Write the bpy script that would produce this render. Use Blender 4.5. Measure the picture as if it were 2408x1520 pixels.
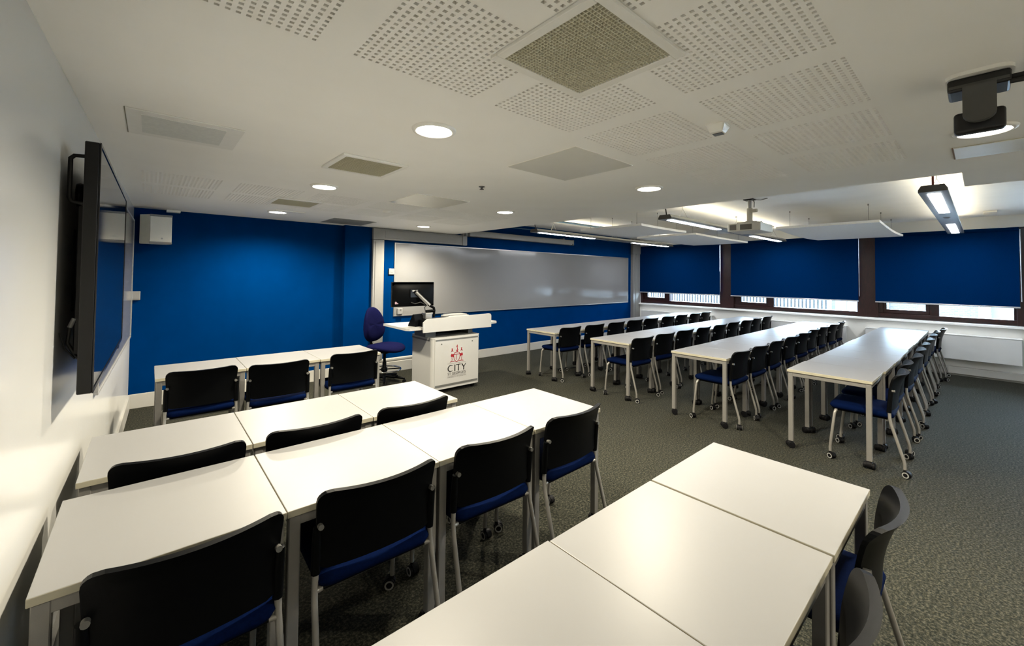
import bpy, bmesh, math, random
from math import pi, sin, cos, radians
from mathutils import Vector, Matrix

random.seed(7)
for o in list(bpy.data.objects):
    bpy.data.objects.remove(o)
scene = bpy.context.scene
COL = scene.collection

# ------------------------------------------------------------------ camera
F_PX, CX, CY = 971.18, 1214.23, 625.99          # for a 2408 x 1520 frame
YAW, PITCH, ROLL, CAM_H = 0.7254, 0.0237, 0.0112, 1.5799
fwd = Vector((sin(YAW) * cos(PITCH), cos(YAW) * cos(PITCH), sin(PITCH)))
rt = Vector((cos(YAW), -sin(YAW), 0))
up = rt.cross(fwd)
rt2 = rt * cos(ROLL) + up * sin(ROLL)
up2 = up * cos(ROLL) - rt * sin(ROLL)
cd = bpy.data.cameras.new('camera')
cd.sensor_fit = 'HORIZONTAL'; cd.sensor_width = 36.0
cd.lens = F_PX / 2408 * 36.0
cd.shift_x = (1204 - CX) / 2408
cd.shift_y = (CY - 760) / 2408
cd.clip_start = 0.02; cd.clip_end = 200
cam = bpy.data.objects.new('camera', cd); COL.objects.link(cam)
cam.matrix_world = Matrix((( rt2.x, up2.x, -fwd.x, 0), (rt2.y, up2.y, -fwd.y, 0), (rt2.z, up2.z, -fwd.z, CAM_H), (0, 0, 0, 1)))
scene.camera = cam

# ------------------------------------------------------------------ sky and exposure
SKY_STRENGTH = 32.0
SKY_COLOR = (0.66, 0.84, 1.0, 1)
world = bpy.data.worlds.new('sky'); scene.world = world
world.use_nodes = True
bg = world.node_tree.nodes['Background']
bg.inputs[0].default_value = SKY_COLOR
bg.inputs[1].default_value = SKY_STRENGTH
DOWNLIGHT_W = 114.0
DOWNLIGHT_COL = (1.0, 0.90, 0.70)
LENS_EMIT = 22.0
PENDANT_DOWN, PENDANT_UP = 46.0, 6.0
scene.view_settings.view_transform = 'Standard'
scene.view_settings.look = 'None'
scene.view_settings.gamma = 1.0
scene.view_settings.use_curve_mapping = False
scene.view_settings.exposure = 1.07

# ------------------------------------------------------------------ materials
MATS = {}
def new_mat(name):
    m = bpy.data.materials.new(name); m.use_nodes = True
    MATS[name] = m
    return m, m.node_tree, m.node_tree.nodes['Principled BSDF']

def mat(name, col, rough=0.5, metal=0.0, spec=0.5, var=0.0, scale=20.0, bump=0.0, bscale=200.0, coat=0.0, coat_rough=0.1, sheen=0.0, emit=None, estr=0.0, trans=0.0):
    m, nt, b = new_mat(name)
    b.inputs['Base Color'].default_value = (*col, 1)
    b.inputs['Roughness'].default_value = rough
    b.inputs['Metallic'].default_value = metal
    b.inputs['Specular IOR Level'].default_value = spec
    b.inputs['Coat Weight'].default_value = coat
    b.inputs['Coat Roughness'].default_value = coat_rough
    b.inputs['Sheen Weight'].default_value = sheen
    b.inputs['Transmission Weight'].default_value = trans
    if emit:
        b.inputs['Emission Color'].default_value = (*emit, 1)
        b.inputs['Emission Strength'].default_value = estr
    tc = nt.nodes.new('ShaderNodeTexCoord')
    if var:
        n = nt.nodes.new('ShaderNodeTexNoise'); n.inputs['Scale'].default_value = scale; n.inputs['Detail'].default_value = 4
        r = nt.nodes.new('ShaderNodeValToRGB')
        r.color_ramp.elements[0].position = 0.3; r.color_ramp.elements[1].position = 0.7
        r.color_ramp.elements[0].color = (*[max(0, c * (1 - var)) for c in col], 1)
        r.color_ramp.elements[1].color = (*[min(1, c * (1 + var)) for c in col], 1)
        nt.links.new(tc.outputs['Object'], n.inputs['Vector']); nt.links.new(n.outputs['Fac'], r.inputs['Fac'])
        nt.links.new(r.outputs['Color'], b.inputs['Base Color'])
    if bump:
        n2 = nt.nodes.new('ShaderNodeTexNoise'); n2.inputs['Scale'].default_value = bscale; n2.inputs['Detail'].default_value = 3
        bp = nt.nodes.new('ShaderNodeBump'); bp.inputs['Strength'].default_value = bump; bp.inputs['Distance'].default_value = 0.002
        nt.links.new(tc.outputs['Object'], n2.inputs['Vector']); nt.links.new(n2.outputs['Fac'], bp.inputs['Height'])
        nt.links.new(bp.outputs['Normal'], b.inputs['Normal'])
    return m

mat('ceiling_paint', (0.95, 0.94, 0.90), 0.65, var=0.015, scale=3, bump=0.05, bscale=300)
mat('ceiling_upper_paint', (0.92, 0.92, 0.91), 0.6, var=0.02, scale=3)
mat('wall_white', (0.72, 0.72, 0.69), 0.3, spec=0.6, var=0.02, scale=2)
mat('wall_gloss', (0.52, 0.517, 0.50), 0.22, spec=0.8, var=0.015, scale=2, coat=0.2, coat_rough=0.14)
mat('wall_blue', (0.0, 0.0200, 0.090), 0.6, spec=0.0, var=0.05, scale=4, bump=0.06, bscale=350)
mat('skirting_paint', (0.36, 0.352, 0.325), 0.35, var=0.02, scale=5)
mat('perf_back', (0.32, 0.27, 0.19), 0.9, var=0.15, scale=60)
mat('laminate', (0.178, 0.178, 0.179), 0.38, spec=0.16, var=0.012, scale=5, bump=0.03, bscale=500)
mat('laminate_edge', (0.28, 0.262, 0.20), 0.4, var=0.05, scale=30)
mat('edge_brown', (0.30, 0.19, 0.08), 0.5, var=0.1, scale=30)
mat('grey_steel', (0.16, 0.155, 0.145), 0.38, metal=0.25, spec=0.5, var=0.04, scale=25, bump=0.1, bscale=600)
mat('chair_tube', (0.19, 0.183, 0.168), 0.35, metal=0.35, var=0.04, scale=25)
mat('black_plastic', (0.0018, 0.0020, 0.0023), 0.36, spec=0.05, var=0.1, scale=40, bump=0.12, bscale=700)
mat('black_rubber', (0.0035, 0.0035, 0.004), 0.55, spec=0.1, var=0.15, scale=40)
mat('wheel_grey', (0.20, 0.20, 0.19), 0.5, var=0.05, scale=30)
mat('black_gloss', (0.006, 0.006, 0.007), 0.18, var=0.05, scale=10)
mat('tv_case', (0.005, 0.005, 0.005), 0.45, spec=0.25, var=0.1, scale=30)
mat('tv_screen', (0.004, 0.005, 0.006), 0.06, spec=0.6, var=0.02, scale=3)
mat('seat_blue', (0.0004, 0.0030, 0.019), 0.85, spec=0.02, var=0.22, scale=120, bump=0.35, bscale=900)
mat('office_blue', (0.0030, 0.0036, 0.026), 0.9, spec=0.03, var=0.25, scale=140, bump=0.35, bscale=900)
mat('whiteboard', (0.165, 0.165, 0.165), 0.12, spec=0.55, var=0.01, scale=2)
mat('alu', (0.34, 0.34, 0.335), 0.3, metal=0.7, var=0.03, scale=30)
mat('chrome', (0.75, 0.75, 0.75), 0.12, metal=1.0, var=0.02, scale=30)
mat('fixture_white', (0.86, 0.85, 0.80), 0.45, var=0.02, scale=20)
mat('white_plastic', (0.195, 0.194, 0.191), 0.4, var=0.02, scale=20)
mat('speaker_cream', (0.72, 0.70, 0.60), 0.5, var=0.03, scale=20)
mat('speaker_grille', (0.66, 0.64, 0.57), 0.6, var=0.12, scale=350, bump=0.6, bscale=700)
mat('lectern_white', (0.31, 0.309, 0.302), 0.28, spec=0.5, var=0.012, scale=5)
mat('lectern_grey', (0.115, 0.116, 0.112), 0.4, metal=0.3, var=0.04, scale=20)
mat('logo_red', (0.20, 0.003, 0.010), 0.5, var=0.05, scale=60)
mat('logo_black', (0.006, 0.0055, 0.005), 0.5, var=0.05, scale=60)
mat('logo_grey', (0.12, 0.115, 0.105), 0.5, var=0.05, scale=60)
mat('blind_fabric', (0.0002, 0.0140, 0.064), 0.8, spec=0.0, var=0.06, scale=90, bump=0.2, bscale=900)
mat('blind_bar', (0.42, 0.43, 0.45), 0.35, metal=0.3, var=0.03, scale=20)
mat('heater_white', (0.56, 0.57, 0.57), 0.4, var=0.02, scale=6)
mat('sill_white', (0.84, 0.85, 0.85), 0.25, var=0.02, scale=6)
mat('raft_white', (0.86, 0.86, 0.84), 0.75, var=0.03, scale=40, bump=0.15, bscale=300)
mat('pendant_body', (0.16, 0.167, 0.17), 0.4, metal=0.35, var=0.03, scale=20)
mat('pendant_end', (0.06, 0.055, 0.045), 0.5, var=0.05, scale=20)
mat('pendant_light', (0.9, 0.88, 0.8), 0.4, emit=(0.93, 0.96, 1.0), estr=PENDANT_DOWN, var=0.02, scale=30)
mat('pendant_uplight', (0.9, 0.88, 0.8), 0.4, emit=(1.0, 0.88, 0.62), estr=PENDANT_UP, var=0.02, scale=30)
mat('lens_light', (1, 1, 1), 0.4, emit=(1.0, 0.95, 0.83), estr=LENS_EMIT, var=0.01, scale=30)
mat('grille_grey', (0.72, 0.69, 0.55), 0.5, var=0.05, scale=40)
mat('grille_dark', (0.22, 0.20, 0.14), 0.8, var=0.1, scale=40)
mat('louvre_grey', (0.60, 0.57, 0.42), 0.6, var=0.08, scale=200)
mat('panel_grey', (0.70, 0.71, 0.66), 0.45, var=0.06, scale=60)
mat('hatch_paint', (0.78, 0.76, 0.66), 0.22, spec=0.5, var=0.02, scale=4)
mat('hatch_dark', (0.32, 0.32, 0.28), 0.3, var=0.04, scale=20)
mat('projector_cream', (0.48, 0.45, 0.37), 0.45, var=0.03, scale=25)
mat('projector_vent', (0.09, 0.08, 0.06), 0.6, var=0.25, scale=300)
mat('ptz_grey', (0.065, 0.064, 0.060), 0.4, var=0.05, scale=25)
mat('ptz_black', (0.006, 0.006, 0.007), 0.35, var=0.08, scale=25)
mat('cable_black', (0.01, 0.01, 0.01), 0.5, var=0.05, scale=30)
mat('cable_red', (0.25, 0.07, 0.06), 0.5, var=0.05, scale=30)
mat('wire_steel', (0.20, 0.20, 0.20), 0.4, metal=0.6, var=0.05, scale=30)
mat('conduit_blue', (0.012, 0.05, 0.10), 0.5, var=0.05, scale=30)
mat('fin_grey', (0.036, 0.038, 0.041), 0.5, var=0.04, scale=10)
mat('facade_pale', (0.017, 0.0185, 0.020), 0.7, var=0.06, scale=6)
mat('facade_glass', (0.05, 0.07, 0.09), 0.1, var=0.05, scale=6)
mat('paving', (0.80, 0.80, 0.79), 0.8, var=0.08, scale=3)
mat('bolt_grey', (0.09, 0.088, 0.08), 0.45, metal=0.4, var=0.05, scale=30)
mat('label_pink', (0.32, 0.21, 0.25), 0.5, var=0.02, scale=30)
mat('sticker_white', (0.36, 0.36, 0.355), 0.5, var=0.02, scale=30)

def carpet():
    m, nt, b = new_mat('carpet')
    tc = nt.nodes.new('ShaderNodeTexCoord')
    n = nt.nodes.new('ShaderNodeTexNoise'); n.inputs['Scale'].default_value = 75; n.inputs['Detail'].default_value = 6; n.inputs['Roughness'].default_value = 0.75
    r = nt.nodes.new('ShaderNodeValToRGB'); e = r.color_ramp.elements
    e[0].position = 0.40; e[0].color = (0.0038, 0.005, 0.0038, 1)
    e[1].position = 0.62; e[1].color = (0.050, 0.0475, 0.034, 1)
    x = r.color_ramp.elements.new(0.5); x.color = (0.0145, 0.0147, 0.0106, 1)
    big = nt.nodes.new('ShaderNodeTexNoise'); big.inputs['Scale'].default_value = 2.2; big.inputs['Detail'].default_value = 2
    mr = nt.nodes.new('ShaderNodeMapRange'); mr.inputs['To Min'].default_value = 0.88; mr.inputs['To Max'].default_value = 1.12
    mul = nt.nodes.new('ShaderNodeMixRGB'); mul.blend_type = 'MULTIPLY'; mul.inputs['Fac'].default_value = 1
    nt.links.new(tc.outputs['Object'], n.inputs['Vector']); nt.links.new(tc.outputs['Object'], big.inputs['Vector'])
    nt.links.new(n.outputs['Fac'], r.inputs['Fac']); nt.links.new(big.outputs['Fac'], mr.inputs['Value'])
    nt.links.new(r.outputs['Color'], mul.inputs['Color1']); nt.links.new(mr.outputs['Result'], mul.inputs['Color2'])
    nt.links.new(mul.outputs['Color'], b.inputs['Base Color'])
    bp = nt.nodes.new('ShaderNodeBump'); bp.inputs['Strength'].default_value = 0.7; bp.inputs['Distance'].default_value = 0.004
    nt.links.new(n.outputs['Fac'], bp.inputs['Height']); nt.links.new(bp.outputs['Normal'], b.inputs['Normal'])
    b.inputs['Roughness'].default_value = 0.95; b.inputs['Specular IOR Level'].default_value = 0.05
    b.inputs['Sheen Weight'].default_value = 0.02
carpet()

def mahogany():
    m, nt, b = new_mat('mahogany')
    tc = nt.nodes.new('ShaderNodeTexCoord'); mp = nt.nodes.new('ShaderNodeMapping'); mp.inputs['Scale'].default_value = (3, 3, 0.6)
    w = nt.nodes.new('ShaderNodeTexNoise'); w.inputs['Scale'].default_value = 14; w.inputs['Detail'].default_value = 6; w.inputs['Distortion'].default_value = 1.5
    r = nt.nodes.new('ShaderNodeValToRGB'); e = r.color_ramp.elements
    e[0].position = 0.3; e[0].color = (0.008, 0.0018, 0.0018, 1); e[1].position = 0.75; e[1].color = (0.032, 0.007, 0.006, 1)
    nt.links.new(tc.outputs['Object'], mp.inputs['Vector']); nt.links.new(mp.outputs['Vector'], w.inputs['Vector'])
    nt.links.new(w.outputs['Fac'], r.inputs['Fac']); nt.links.new(r.outputs['Color'], b.inputs['Base Color'])
    b.inputs['Roughness'].default_value = 0.3
mahogany()

def glass():
    m, nt, b = new_mat('window_glass')
    out = nt.nodes['Material Output']
    t = nt.nodes.new('ShaderNodeBsdfTransparent'); g = nt.nodes.new('ShaderNodeBsdfGlossy'); g.inputs['Roughness'].default_value = 0.02
    t.inputs[0].default_value = (0.93, 0.97, 1, 1)
    f = nt.nodes.new('ShaderNodeFresnel'); f.inputs['IOR'].default_value = 1.45
    mx = nt.nodes.new('ShaderNodeMixShader')
    nt.links.new(f.outputs[0], mx.inputs[0]); nt.links.new(t.outputs[0], mx.inputs[1]); nt.links.new(g.outputs[0], mx.inputs[2])
    nt.links.new(mx.outputs[0], out.inputs['Surface'])
glass()

def brick_mat():
    m, nt, b = new_mat('far_brick')
    tc = nt.nodes.new('ShaderNodeTexCoord'); mp = nt.nodes.new('ShaderNodeMapping')
    mp.inputs['Rotation'].default_value = (radians(90), 0, radians(90))
    br = nt.nodes.new('ShaderNodeTexBrick'); br.inputs['Scale'].default_value = 4.4
    br.inputs['Color1'].default_value = (0.0105, 0.009, 0.0095, 1); br.inputs['Color2'].default_value = (0.015, 0.0135, 0.0135, 1); br.inputs['Mortar'].default_value = (0.026, 0.026, 0.027, 1)
    br.inputs['Mortar Size'].default_value = 0.03
    sx = nt.nodes.new('ShaderNodeSeparateXYZ'); cx = nt.nodes.new('ShaderNodeCombineXYZ')
    nt.links.new(tc.outputs['Object'], sx.inputs[0]); nt.links.new(sx.outputs['Y'], cx.inputs['X']); nt.links.new(sx.outputs['Z'], cx.inputs['Y'])
    nt.links.new(cx.outputs[0], br.inputs['Vector']); nt.links.new(br.outputs['Color'], b.inputs['Base Color'])
    b.inputs['Roughness'].default_value = 0.9
brick_mat()

# ------------------------------------------------------------------ mesh helpers
class MB:
    """collects shapes, then builds one mesh object"""
    def __init__(s): s.v = []; s.f = []; s.mi = []; s.sm = []
    def add(s, vs, fs, mi=0, smooth=False, M=None):
        b = len(s.v)
        for p in vs:
            p = Vector(p)
            s.v.append(tuple(M @ p) if M else tuple(p))
        for f in fs: s.f.append([i + b for i in f]); s.mi.append(mi); s.sm.append(smooth)
        return s
    def box(s, x0, x1, y0, y1, z0, z1, mi=0, bev=0.0, seg=2, M=None, mi_side=None):
        if bev <= 0:
            vs = [(x0, y0, z0), (x1, y0, z0), (x1, y1, z0), (x0, y1, z0), (x0, y0, z1), (x1, y0, z1), (x1, y1, z1), (x0, y1, z1)]
            fs = [(0, 3, 2, 1), (4, 5, 6, 7), (0, 1, 5, 4), (1, 2, 6, 5), (2, 3, 7, 6), (3, 0, 4, 7)]
            b = len(s.f); s.add(vs, fs, mi, False, M)
            if mi_side is not None:
                for k in range(2, 6): s.mi[b + k] = mi_side
            return s
        bm = bmesh.new(); bmesh.ops.create_cube(bm, size=1)
        for v in bm.verts:
            v.co = Vector(((x0 + x1) / 2 + v.co.x * (x1 - x0), (y0 + y1) / 2 + v.co.y * (y1 - y0), (z0 + z1) / 2 + v.co.z * (z1 - z0)))
        bmesh.ops.bevel(bm, geom=bm.edges[:], offset=bev, segments=seg, profile=0.5, affect='EDGES')
        bm.normal_update()
        b = len(s.v)
        bm.verts.ensure_lookup_table()
        for v in bm.verts: s.v.append(tuple(M @ v.co) if M else tuple(v.co))
        for f in bm.faces:
            s.f.append([v.index + b for v in f.verts])
            side = mi_side is not None and abs(f.normal.z) < 0.5
            s.mi.append(mi_side if side else mi); s.sm.append(seg > 2)
        bm.free(); return s
    def tube(s, pts, r, n=10, mi=0, caps=True, M=None):
        pts = [Vector(p) for p in pts]; rs = r if isinstance(r, (list, tuple)) else [r] * len(pts)
        vs = []; fs = []; t_prev = None; nx = None
        for i, p in enumerate(pts):
            if i == 0: t = pts[1] - pts[0]
            elif i == len(pts) - 1: t = pts[-1] - pts[-2]
            else: t = (pts[i + 1] - p).normalized() + (p - pts[i - 1]).normalized()
            t.normalize()
            if nx is None:
                a = Vector((0, 0, 1)) if abs(t.z) < 0.9 else Vector((1, 0, 0))
                nx = t.cross(a).normalized()
            else:
                nx = (nx - t * nx.dot(t)).normalized()
            ny = t.cross(nx)
            for k in range(n):
                a = 2 * pi * k / n
                vs.append(p + (nx * cos(a) + ny * sin(a)) * rs[i])
        for i in range(len(pts) - 1):
            for k in range(n):
                fs.append((i * n + k, i * n + (k + 1) % n, (i + 1) * n + (k + 1) % n, (i + 1) * n + k))
        s.add(vs, fs, mi, True, M)
        if caps:
            b = len(vs) - n
            s.add(vs[:n], [tuple(range(n - 1, -1, -1))], mi, False, M); s.add(vs[b:], [tuple(range(n))], mi, False, M)
        return s
    def lathe(s, prof, n=24, mi=0, M=None, smooth=True, c=(0, 0, 0)):
        """profile of (r, z) turned about z"""
        vs = []; fs = []
        for r, z in prof:
            for k in range(n):
                a = 2 * pi * k / n; vs.append((c[0] + r * cos(a), c[1] + r * sin(a), c[2] + z))
        for i in range(len(prof) - 1):
            for k in range(n):
                fs.append((i * n + k, i * n + (k + 1) % n, (i + 1) * n + (k + 1) % n, (i + 1) * n + k))
        s.add(vs, fs, mi, smooth, M)
        for i, rev in ((0, True), (len(prof) - 1, False)):
            if prof[i][0] > 1e-5:
                ring = vs[i * n:(i + 1) * n]
                s.add(ring, [tuple(range(n - 1, -1, -1)) if rev else tuple(range(n))], mi, False, M)
        return s
    def prism(s, poly, axis, a0, a1, mi=0, M=None, mi_cap=None):
        """polygon (two coords) pushed along an axis"""
        def P(p, a):
            return {'x': (a, p[0], p[1]), 'y': (p[0], a, p[1]), 'z': (p[0], p[1], a)}[axis]
        n = len(poly); vs = [P(p, a0) for p in poly] + [P(p, a1) for p in poly]
        fs = [(i, (i + 1) % n, n + (i + 1) % n, n + i) for i in range(n)]
        s.add(vs, fs, mi, False, M)
        s.add(vs, [tuple(range(n - 1, -1, -1)), tuple(range(n, 2 * n))], mi if mi_cap is None else mi_cap, False, M)
        return s
    def grid(s, fn, nu, nv, mi=0, smooth=True, flip=False, M=None):
        vs = [fn(i / nu, j / nv) for j in range(nv + 1) for i in range(nu + 1)]
        fs = []
        for j in range(nv):
            for i in range(nu):
                a = j * (nu + 1) + i; q = (a, a + 1, a + nu + 2, a + nu + 1)
                fs.append(q[::-1] if flip else q)
        return s.add(vs, fs, mi, smooth, M)
    def mesh(s, name, mats):
        me = bpy.data.meshes.new(name)
        me.from_pydata(s.v, [], s.f)
        for m in mats: me.materials.append(MATS[m])
        me.polygons.foreach_set('material_index', s.mi)
        me.polygons.foreach_set('use_smooth', s.sm)
        me.update()
        bm = bmesh.new(); bm.from_mesh(me); bmesh.ops.recalc_face_normals(bm, faces=bm.faces[:]); bm.to_mesh(me); bm.free()
        return me
    def build(s, name, mats, parent=None, loc=None, rot=None):
        if isinstance(mats, str): mats = [mats]
        o = bpy.data.objects.new(name, s.mesh(name, mats)); COL.objects.link(o)
        if parent: o.parent = parent
        if loc: o.location = loc
        if rot: o.rotation_euler = rot
        return o

def tag(o, label=None, cat=None, group=None, kind=None):
    if label: o['label'] = label
    if cat: o['category'] = cat
    if group: o['group'] = group
    if kind: o['kind'] = kind
    return o
def thing(name, label, cat, loc=(0, 0, 0), rz=0.0, group=None):
    o = bpy.data.objects.new(name, None); COL.objects.link(o); o.empty_display_size = 0.1
    o.location = loc; o.rotation_euler = (0, 0, rz)
    return tag(o, label, cat, group)
def struct(o): o['kind'] = 'structure'; return o
def part(name, me, parent, loc=(0, 0, 0), rot=(0, 0, 0)):
    o = bpy.data.objects.new(name, me); COL.objects.link(o); o.parent = parent; o.location = loc; o.rotation_euler = rot
    return o
def dup(root, loc, rz=0.0, label=None, scale=None):
    r = root.copy(); COL.objects.link(r); r.location = loc; r.rotation_euler = (0, 0, rz)
    if label: r['label'] = label
    if scale: r.scale = scale
    for ch in list(root.children):
        c = ch.copy(); COL.objects.link(c); c.parent = r
        for g in list(ch.children):
            d = g.copy(); COL.objects.link(d); d.parent = c
            if g.name.startswith('caster'): d.rotation_euler = (0, 0, random.uniform(-1.2, 1.2) + (pi if random.random() < 0.4 else 0))
    return r

# ------------------------------------------------------------------ room dimensions
ZC, ZU = 2.323, 2.635            # lower and upper ceiling
YF, YP = 6.5105, 6.4065          # blue wall, and the part that stands proud of it
XPIL = 2.203                     # where it steps forward
XS, XS2, YS = 4.155, 4.78, 0.084 # edge of the lower ceiling
XR = 10.2                        # window wall face
YB = -3.4
SL = 0.0245
def xl(y): return -0.155 - SL * (YF - y)
WALL_ANGLE = math.atan(SL)

# floor
struct(MB().box(-0.9, 10.8, YB - 0.2, 6.9, -0.12, 0.0).build('floor', 'carpet'))
# walls
w = MB()
a = [(xl(YB), YB), (xl(YF + 0.2), YF + 0.2), (xl(YF + 0.2) - 0.15, YF + 0.2), (xl(YB) - 0.15, YB)]
struct(w.prism(a, 'z', 0, ZU + 0.1).build('wall_left', 'wall_gloss'))
wf = MB()
wf.box(-0.4, XPIL, YF, YF + 0.15, 0, ZU + 0.1, 0)
wf.box(XPIL, 9.885, YP, YF + 0.15, 0, ZU + 0.1, 0)
wf.box(9.885, 10.6, YP, YF + 0.15, 0, ZU + 0.1, 1)
struct(wf.build('wall_front', ['wall_blue', 'wall_white']))
struct(MB().box(-0.8, 10.8, YB - 0.15, YB, 0, ZU + 0.1).build('wall_back', 'ceiling_paint'))

# lower ceiling with cut-outs for the perforated boards
PS, PP = 0.490, 0.61
near_x = [-0.112 + PP * k for k in range(6)]; far_x = [-0.065 + PP * k for k in range(6)]
near_y = [0.297, 0.915]; far_y = [4.07, 4.675]
holes = [(x, y) for y in near_y for x in near_x] + [(x, y) for y in far_y for x in far_x]
HY = sorted({YB, YF + 0.1, YS} | {y for y in near_y + far_y} | {y + PS for y in near_y + far_y})
cm = MB()
def ceil_quad(x0, x1, y0, y1): cm.add([(x0, y0, ZC), (x0, y1, ZC), (x1, y1, ZC), (x1, y0, ZC)], [(0, 1, 2, 3)])
for y0, y1 in zip(HY, HY[1:]):
    hs = sorted(x for x, y in holes if abs(y - y0) < 1e-6)
    xe = XS2 if y1 <= YS + 1e-6 else XS
    xa = -0.5
    for x in hs: ceil_quad(xa, x, y0, y1); xa = x + PS
    ceil_quad(xa, xe, y0, y1)
cm.box(XS - 0.02, XS, YS, YF + 0.1, ZC + 0.0005, ZU + 0.1)
cm.box(XS2 - 0.02, XS2, YB, YS, ZC + 0.0005, ZU + 0.1)
cm.box(XS - 0.02, XS2, YS - 0.02, YS, ZC + 0.0005, ZU + 0.1)
ceil = struct(cm.build('ceiling', 'ceiling_paint'))
struct(MB().box(-0.9, 10.9, YB - 0.2, 6.9, ZU, ZU + 0.12).build('ceiling_upper', 'ceiling_upper_paint'))

def perforated():
    m = MB(); n = 20; step = 0.0252; h = 0.0125; d = 0.0125; off = (PS - (n - 1) * step - h) / 2
    ed = [(off + i * step, off + i * step + h) for i in range(n)]
    ys = [0] + [e for p in ed for e in p] + [PS]
    q = lambda x0, x1, y0, y1, z=0, mi=0: m.add([(x0, y0, z), (x0, y1, z), (x1, y1, z), (x1, y0, z)], [(0, 1, 2, 3)], mi)
    for i in range(0, len(ys) - 1, 2): q(0, PS, ys[i], ys[i + 1])
    for (y0, y1) in ed:
        for i in range(0, len(ys) - 1, 2): q(ys[i], ys[i + 1], y0, y1)
        for (x0, x1) in ed:
            vs = [(x0, y0, 0), (x1, y0, 0), (x1, y1, 0), (x0, y1, 0), (x0, y0, d), (x1, y0, d), (x1, y1, d), (x0, y1, d)]
            m.add(vs, [(0, 1, 5, 4), (1, 2, 6, 5), (2, 3, 7, 6), (3, 0, 4, 7)], 0)
    me = bpy.data.meshes.new('perforated_panel')
    # felt behind the holes
    q(0, PS, 0, PS, d, 1)
    me.from_pydata(m.v, [], m.f); me.materials.append(MATS['ceiling_paint']); me.materials.append(MATS['perf_back'])
    me.polygons.foreach_set('material_index', m.mi); me.update()
    return me
pm = perforated()
for (x, y) in holes: part('perforated_panel', pm, ceil, (x, y, ZC))

# baseboards
BBH = 0.165
struct(MB().box(xl(YF) + 0.0, XPIL, YF - 0.018, YF, 0, BBH, bev=0.004).build('baseboard_front', 'skirting_paint'))
bb = MB(); bb.box(XPIL - 0.0, 4.2, YP - 0.06, YP, 0, 0.17, bev=0.008); bb.box(XPIL, 4.2, YP - 0.05, YP, 0.172, 0.225, bev=0.015, seg=3)
bb.box(XPIL - 0.018, XPIL, YP, YF - 0.018, 0, BBH, bev=0.004)
struct(bb.build('baseboard_pilaster', 'skirting_paint'))
struct(MB().box(4.2, 9.88, YP - 0.018, YP, 0, 0.158, bev=0.004).build('baseboard_whiteboard', 'skirting_paint'))
bl = MB(); y0, y1 = YB, YF - 0.02
bl.prism([(xl(y0), y0), (xl(y1), y1), (xl(y1) + 0.018, y1), (xl(y0) + 0.018, y0)], 'z', 0, BBH)
struct(bl.build('baseboard_left', 'skirting_paint'))

# ------------------------------------------------------------------ window wall
wins = [(6.30, 4.155), (3.905, 1.58), (1.33, -0.39), (-0.66, -2.75)]           # blinds
panes = [((6.155, 5.655), (5.49, 4.15)), ((3.73, 3.21), (3.05, 1.615)), ((1.19, 0.67), (0.50, -0.332)), ((-0.80, -1.30), (-1.46, -2.69))]
WF = 10.31                                                     # inner face of the wooden frames
wr = MB()
wr.box(XR, 10.75, YB, YP + 0.2, 0, 0.845, 0)                   # below the sill
wr.box(XR, 10.75, YB, YP + 0.2, 2.44, ZU + 0.1, 0)             # above the blinds
wr.box(XR, 10.75, YB, -3.0, 0.845, 2.44, 0)
wr.box(XR, 10.75, 6.33, YP + 0.2, 0.845, 2.44, 0)
struct(wr.build('wall_right', 'wall_white'))
struct(MB().box(10.13, 10.42, -3.0, 6.33, 0.835, 0.872, bev=0.006).build('trim_1', 'sill_white'))
# wooden piers between the windows
pr = MB()
for (p0, p1) in [(4.155, 3.905), (1.58, 1.33), (-0.39, -0.66), (6.33, 6.30), (-2.75, -3.0)]:
    pr.box(10.26, 10.5, p1 - 0.03, p0 + 0.03, 0.872, 2.44, bev=0.006)
struct(pr.build('trim_2', 'mahogany'))
for i, ((b0, b1), (sm, lg)) in enumerate(zip(wins, panes)):
    root = struct(thing('window_%d' % (i + 1), None, None))
    del_keys = [k for k in ('label', 'category') if k in root]
    yl, yr_ = b0 - 0.03 if i else 6.27, b1 + 0.03
    f = MB()
    zb_s, zb_l = 1.035, 0.962
    X0, X1 = WF, 10.42
    f.box(X0, X1, yr_ - 0.02, yl + 0.02, 0.872, 0.90, bev=0.004)
    f.box(X0 - 0.02, X1, yr_ - 0.02, yl + 0.02, 0.90, zb_l, bev=0.008)
    f.box(X0, X1, yr_ - 0.02, yl + 0.02, 2.38, 2.44, bev=0.004)
    f.box(X0, X1, yr_ - 0.02, lg[1], zb_l, 2.38, bev=0.004)
    f.box(X0, X1, sm[0] + 0.05, yl + 0.02, zb_l, 2.38, bev=0.004)
    f.box(X0 - 0.015, X1, lg[0], sm[1] - 0.05, zb_l, 2.38, bev=0.006)
    f.build('window_frame', 'mahogany', root)
    s_ = MB()                                                   # opening sash round the small pane
    s_.box(X0 + 0.01, X1 - 0.02, sm[1] - 0.05, sm[0] + 0.05, zb_l, zb_s, bev=0.006)
    s_.box(X0 + 0.01, X1 - 0.02, sm[1] - 0.05, sm[1], zb_s, 2.38, bev=0.006)
    s_.box(X0 + 0.01, X1 - 0.02, sm[0], sm[0] + 0.05, zb_s, 2.38, bev=0.006)
    s_.build('sash', 'mahogany', root)
    for (p0, p1), zb in ((sm, zb_s), (lg, zb_l)):
        MB().box(10.375, 10.381, p1, p0, zb, 2.38).build('glass_pane', 'window_glass', root)

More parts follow.
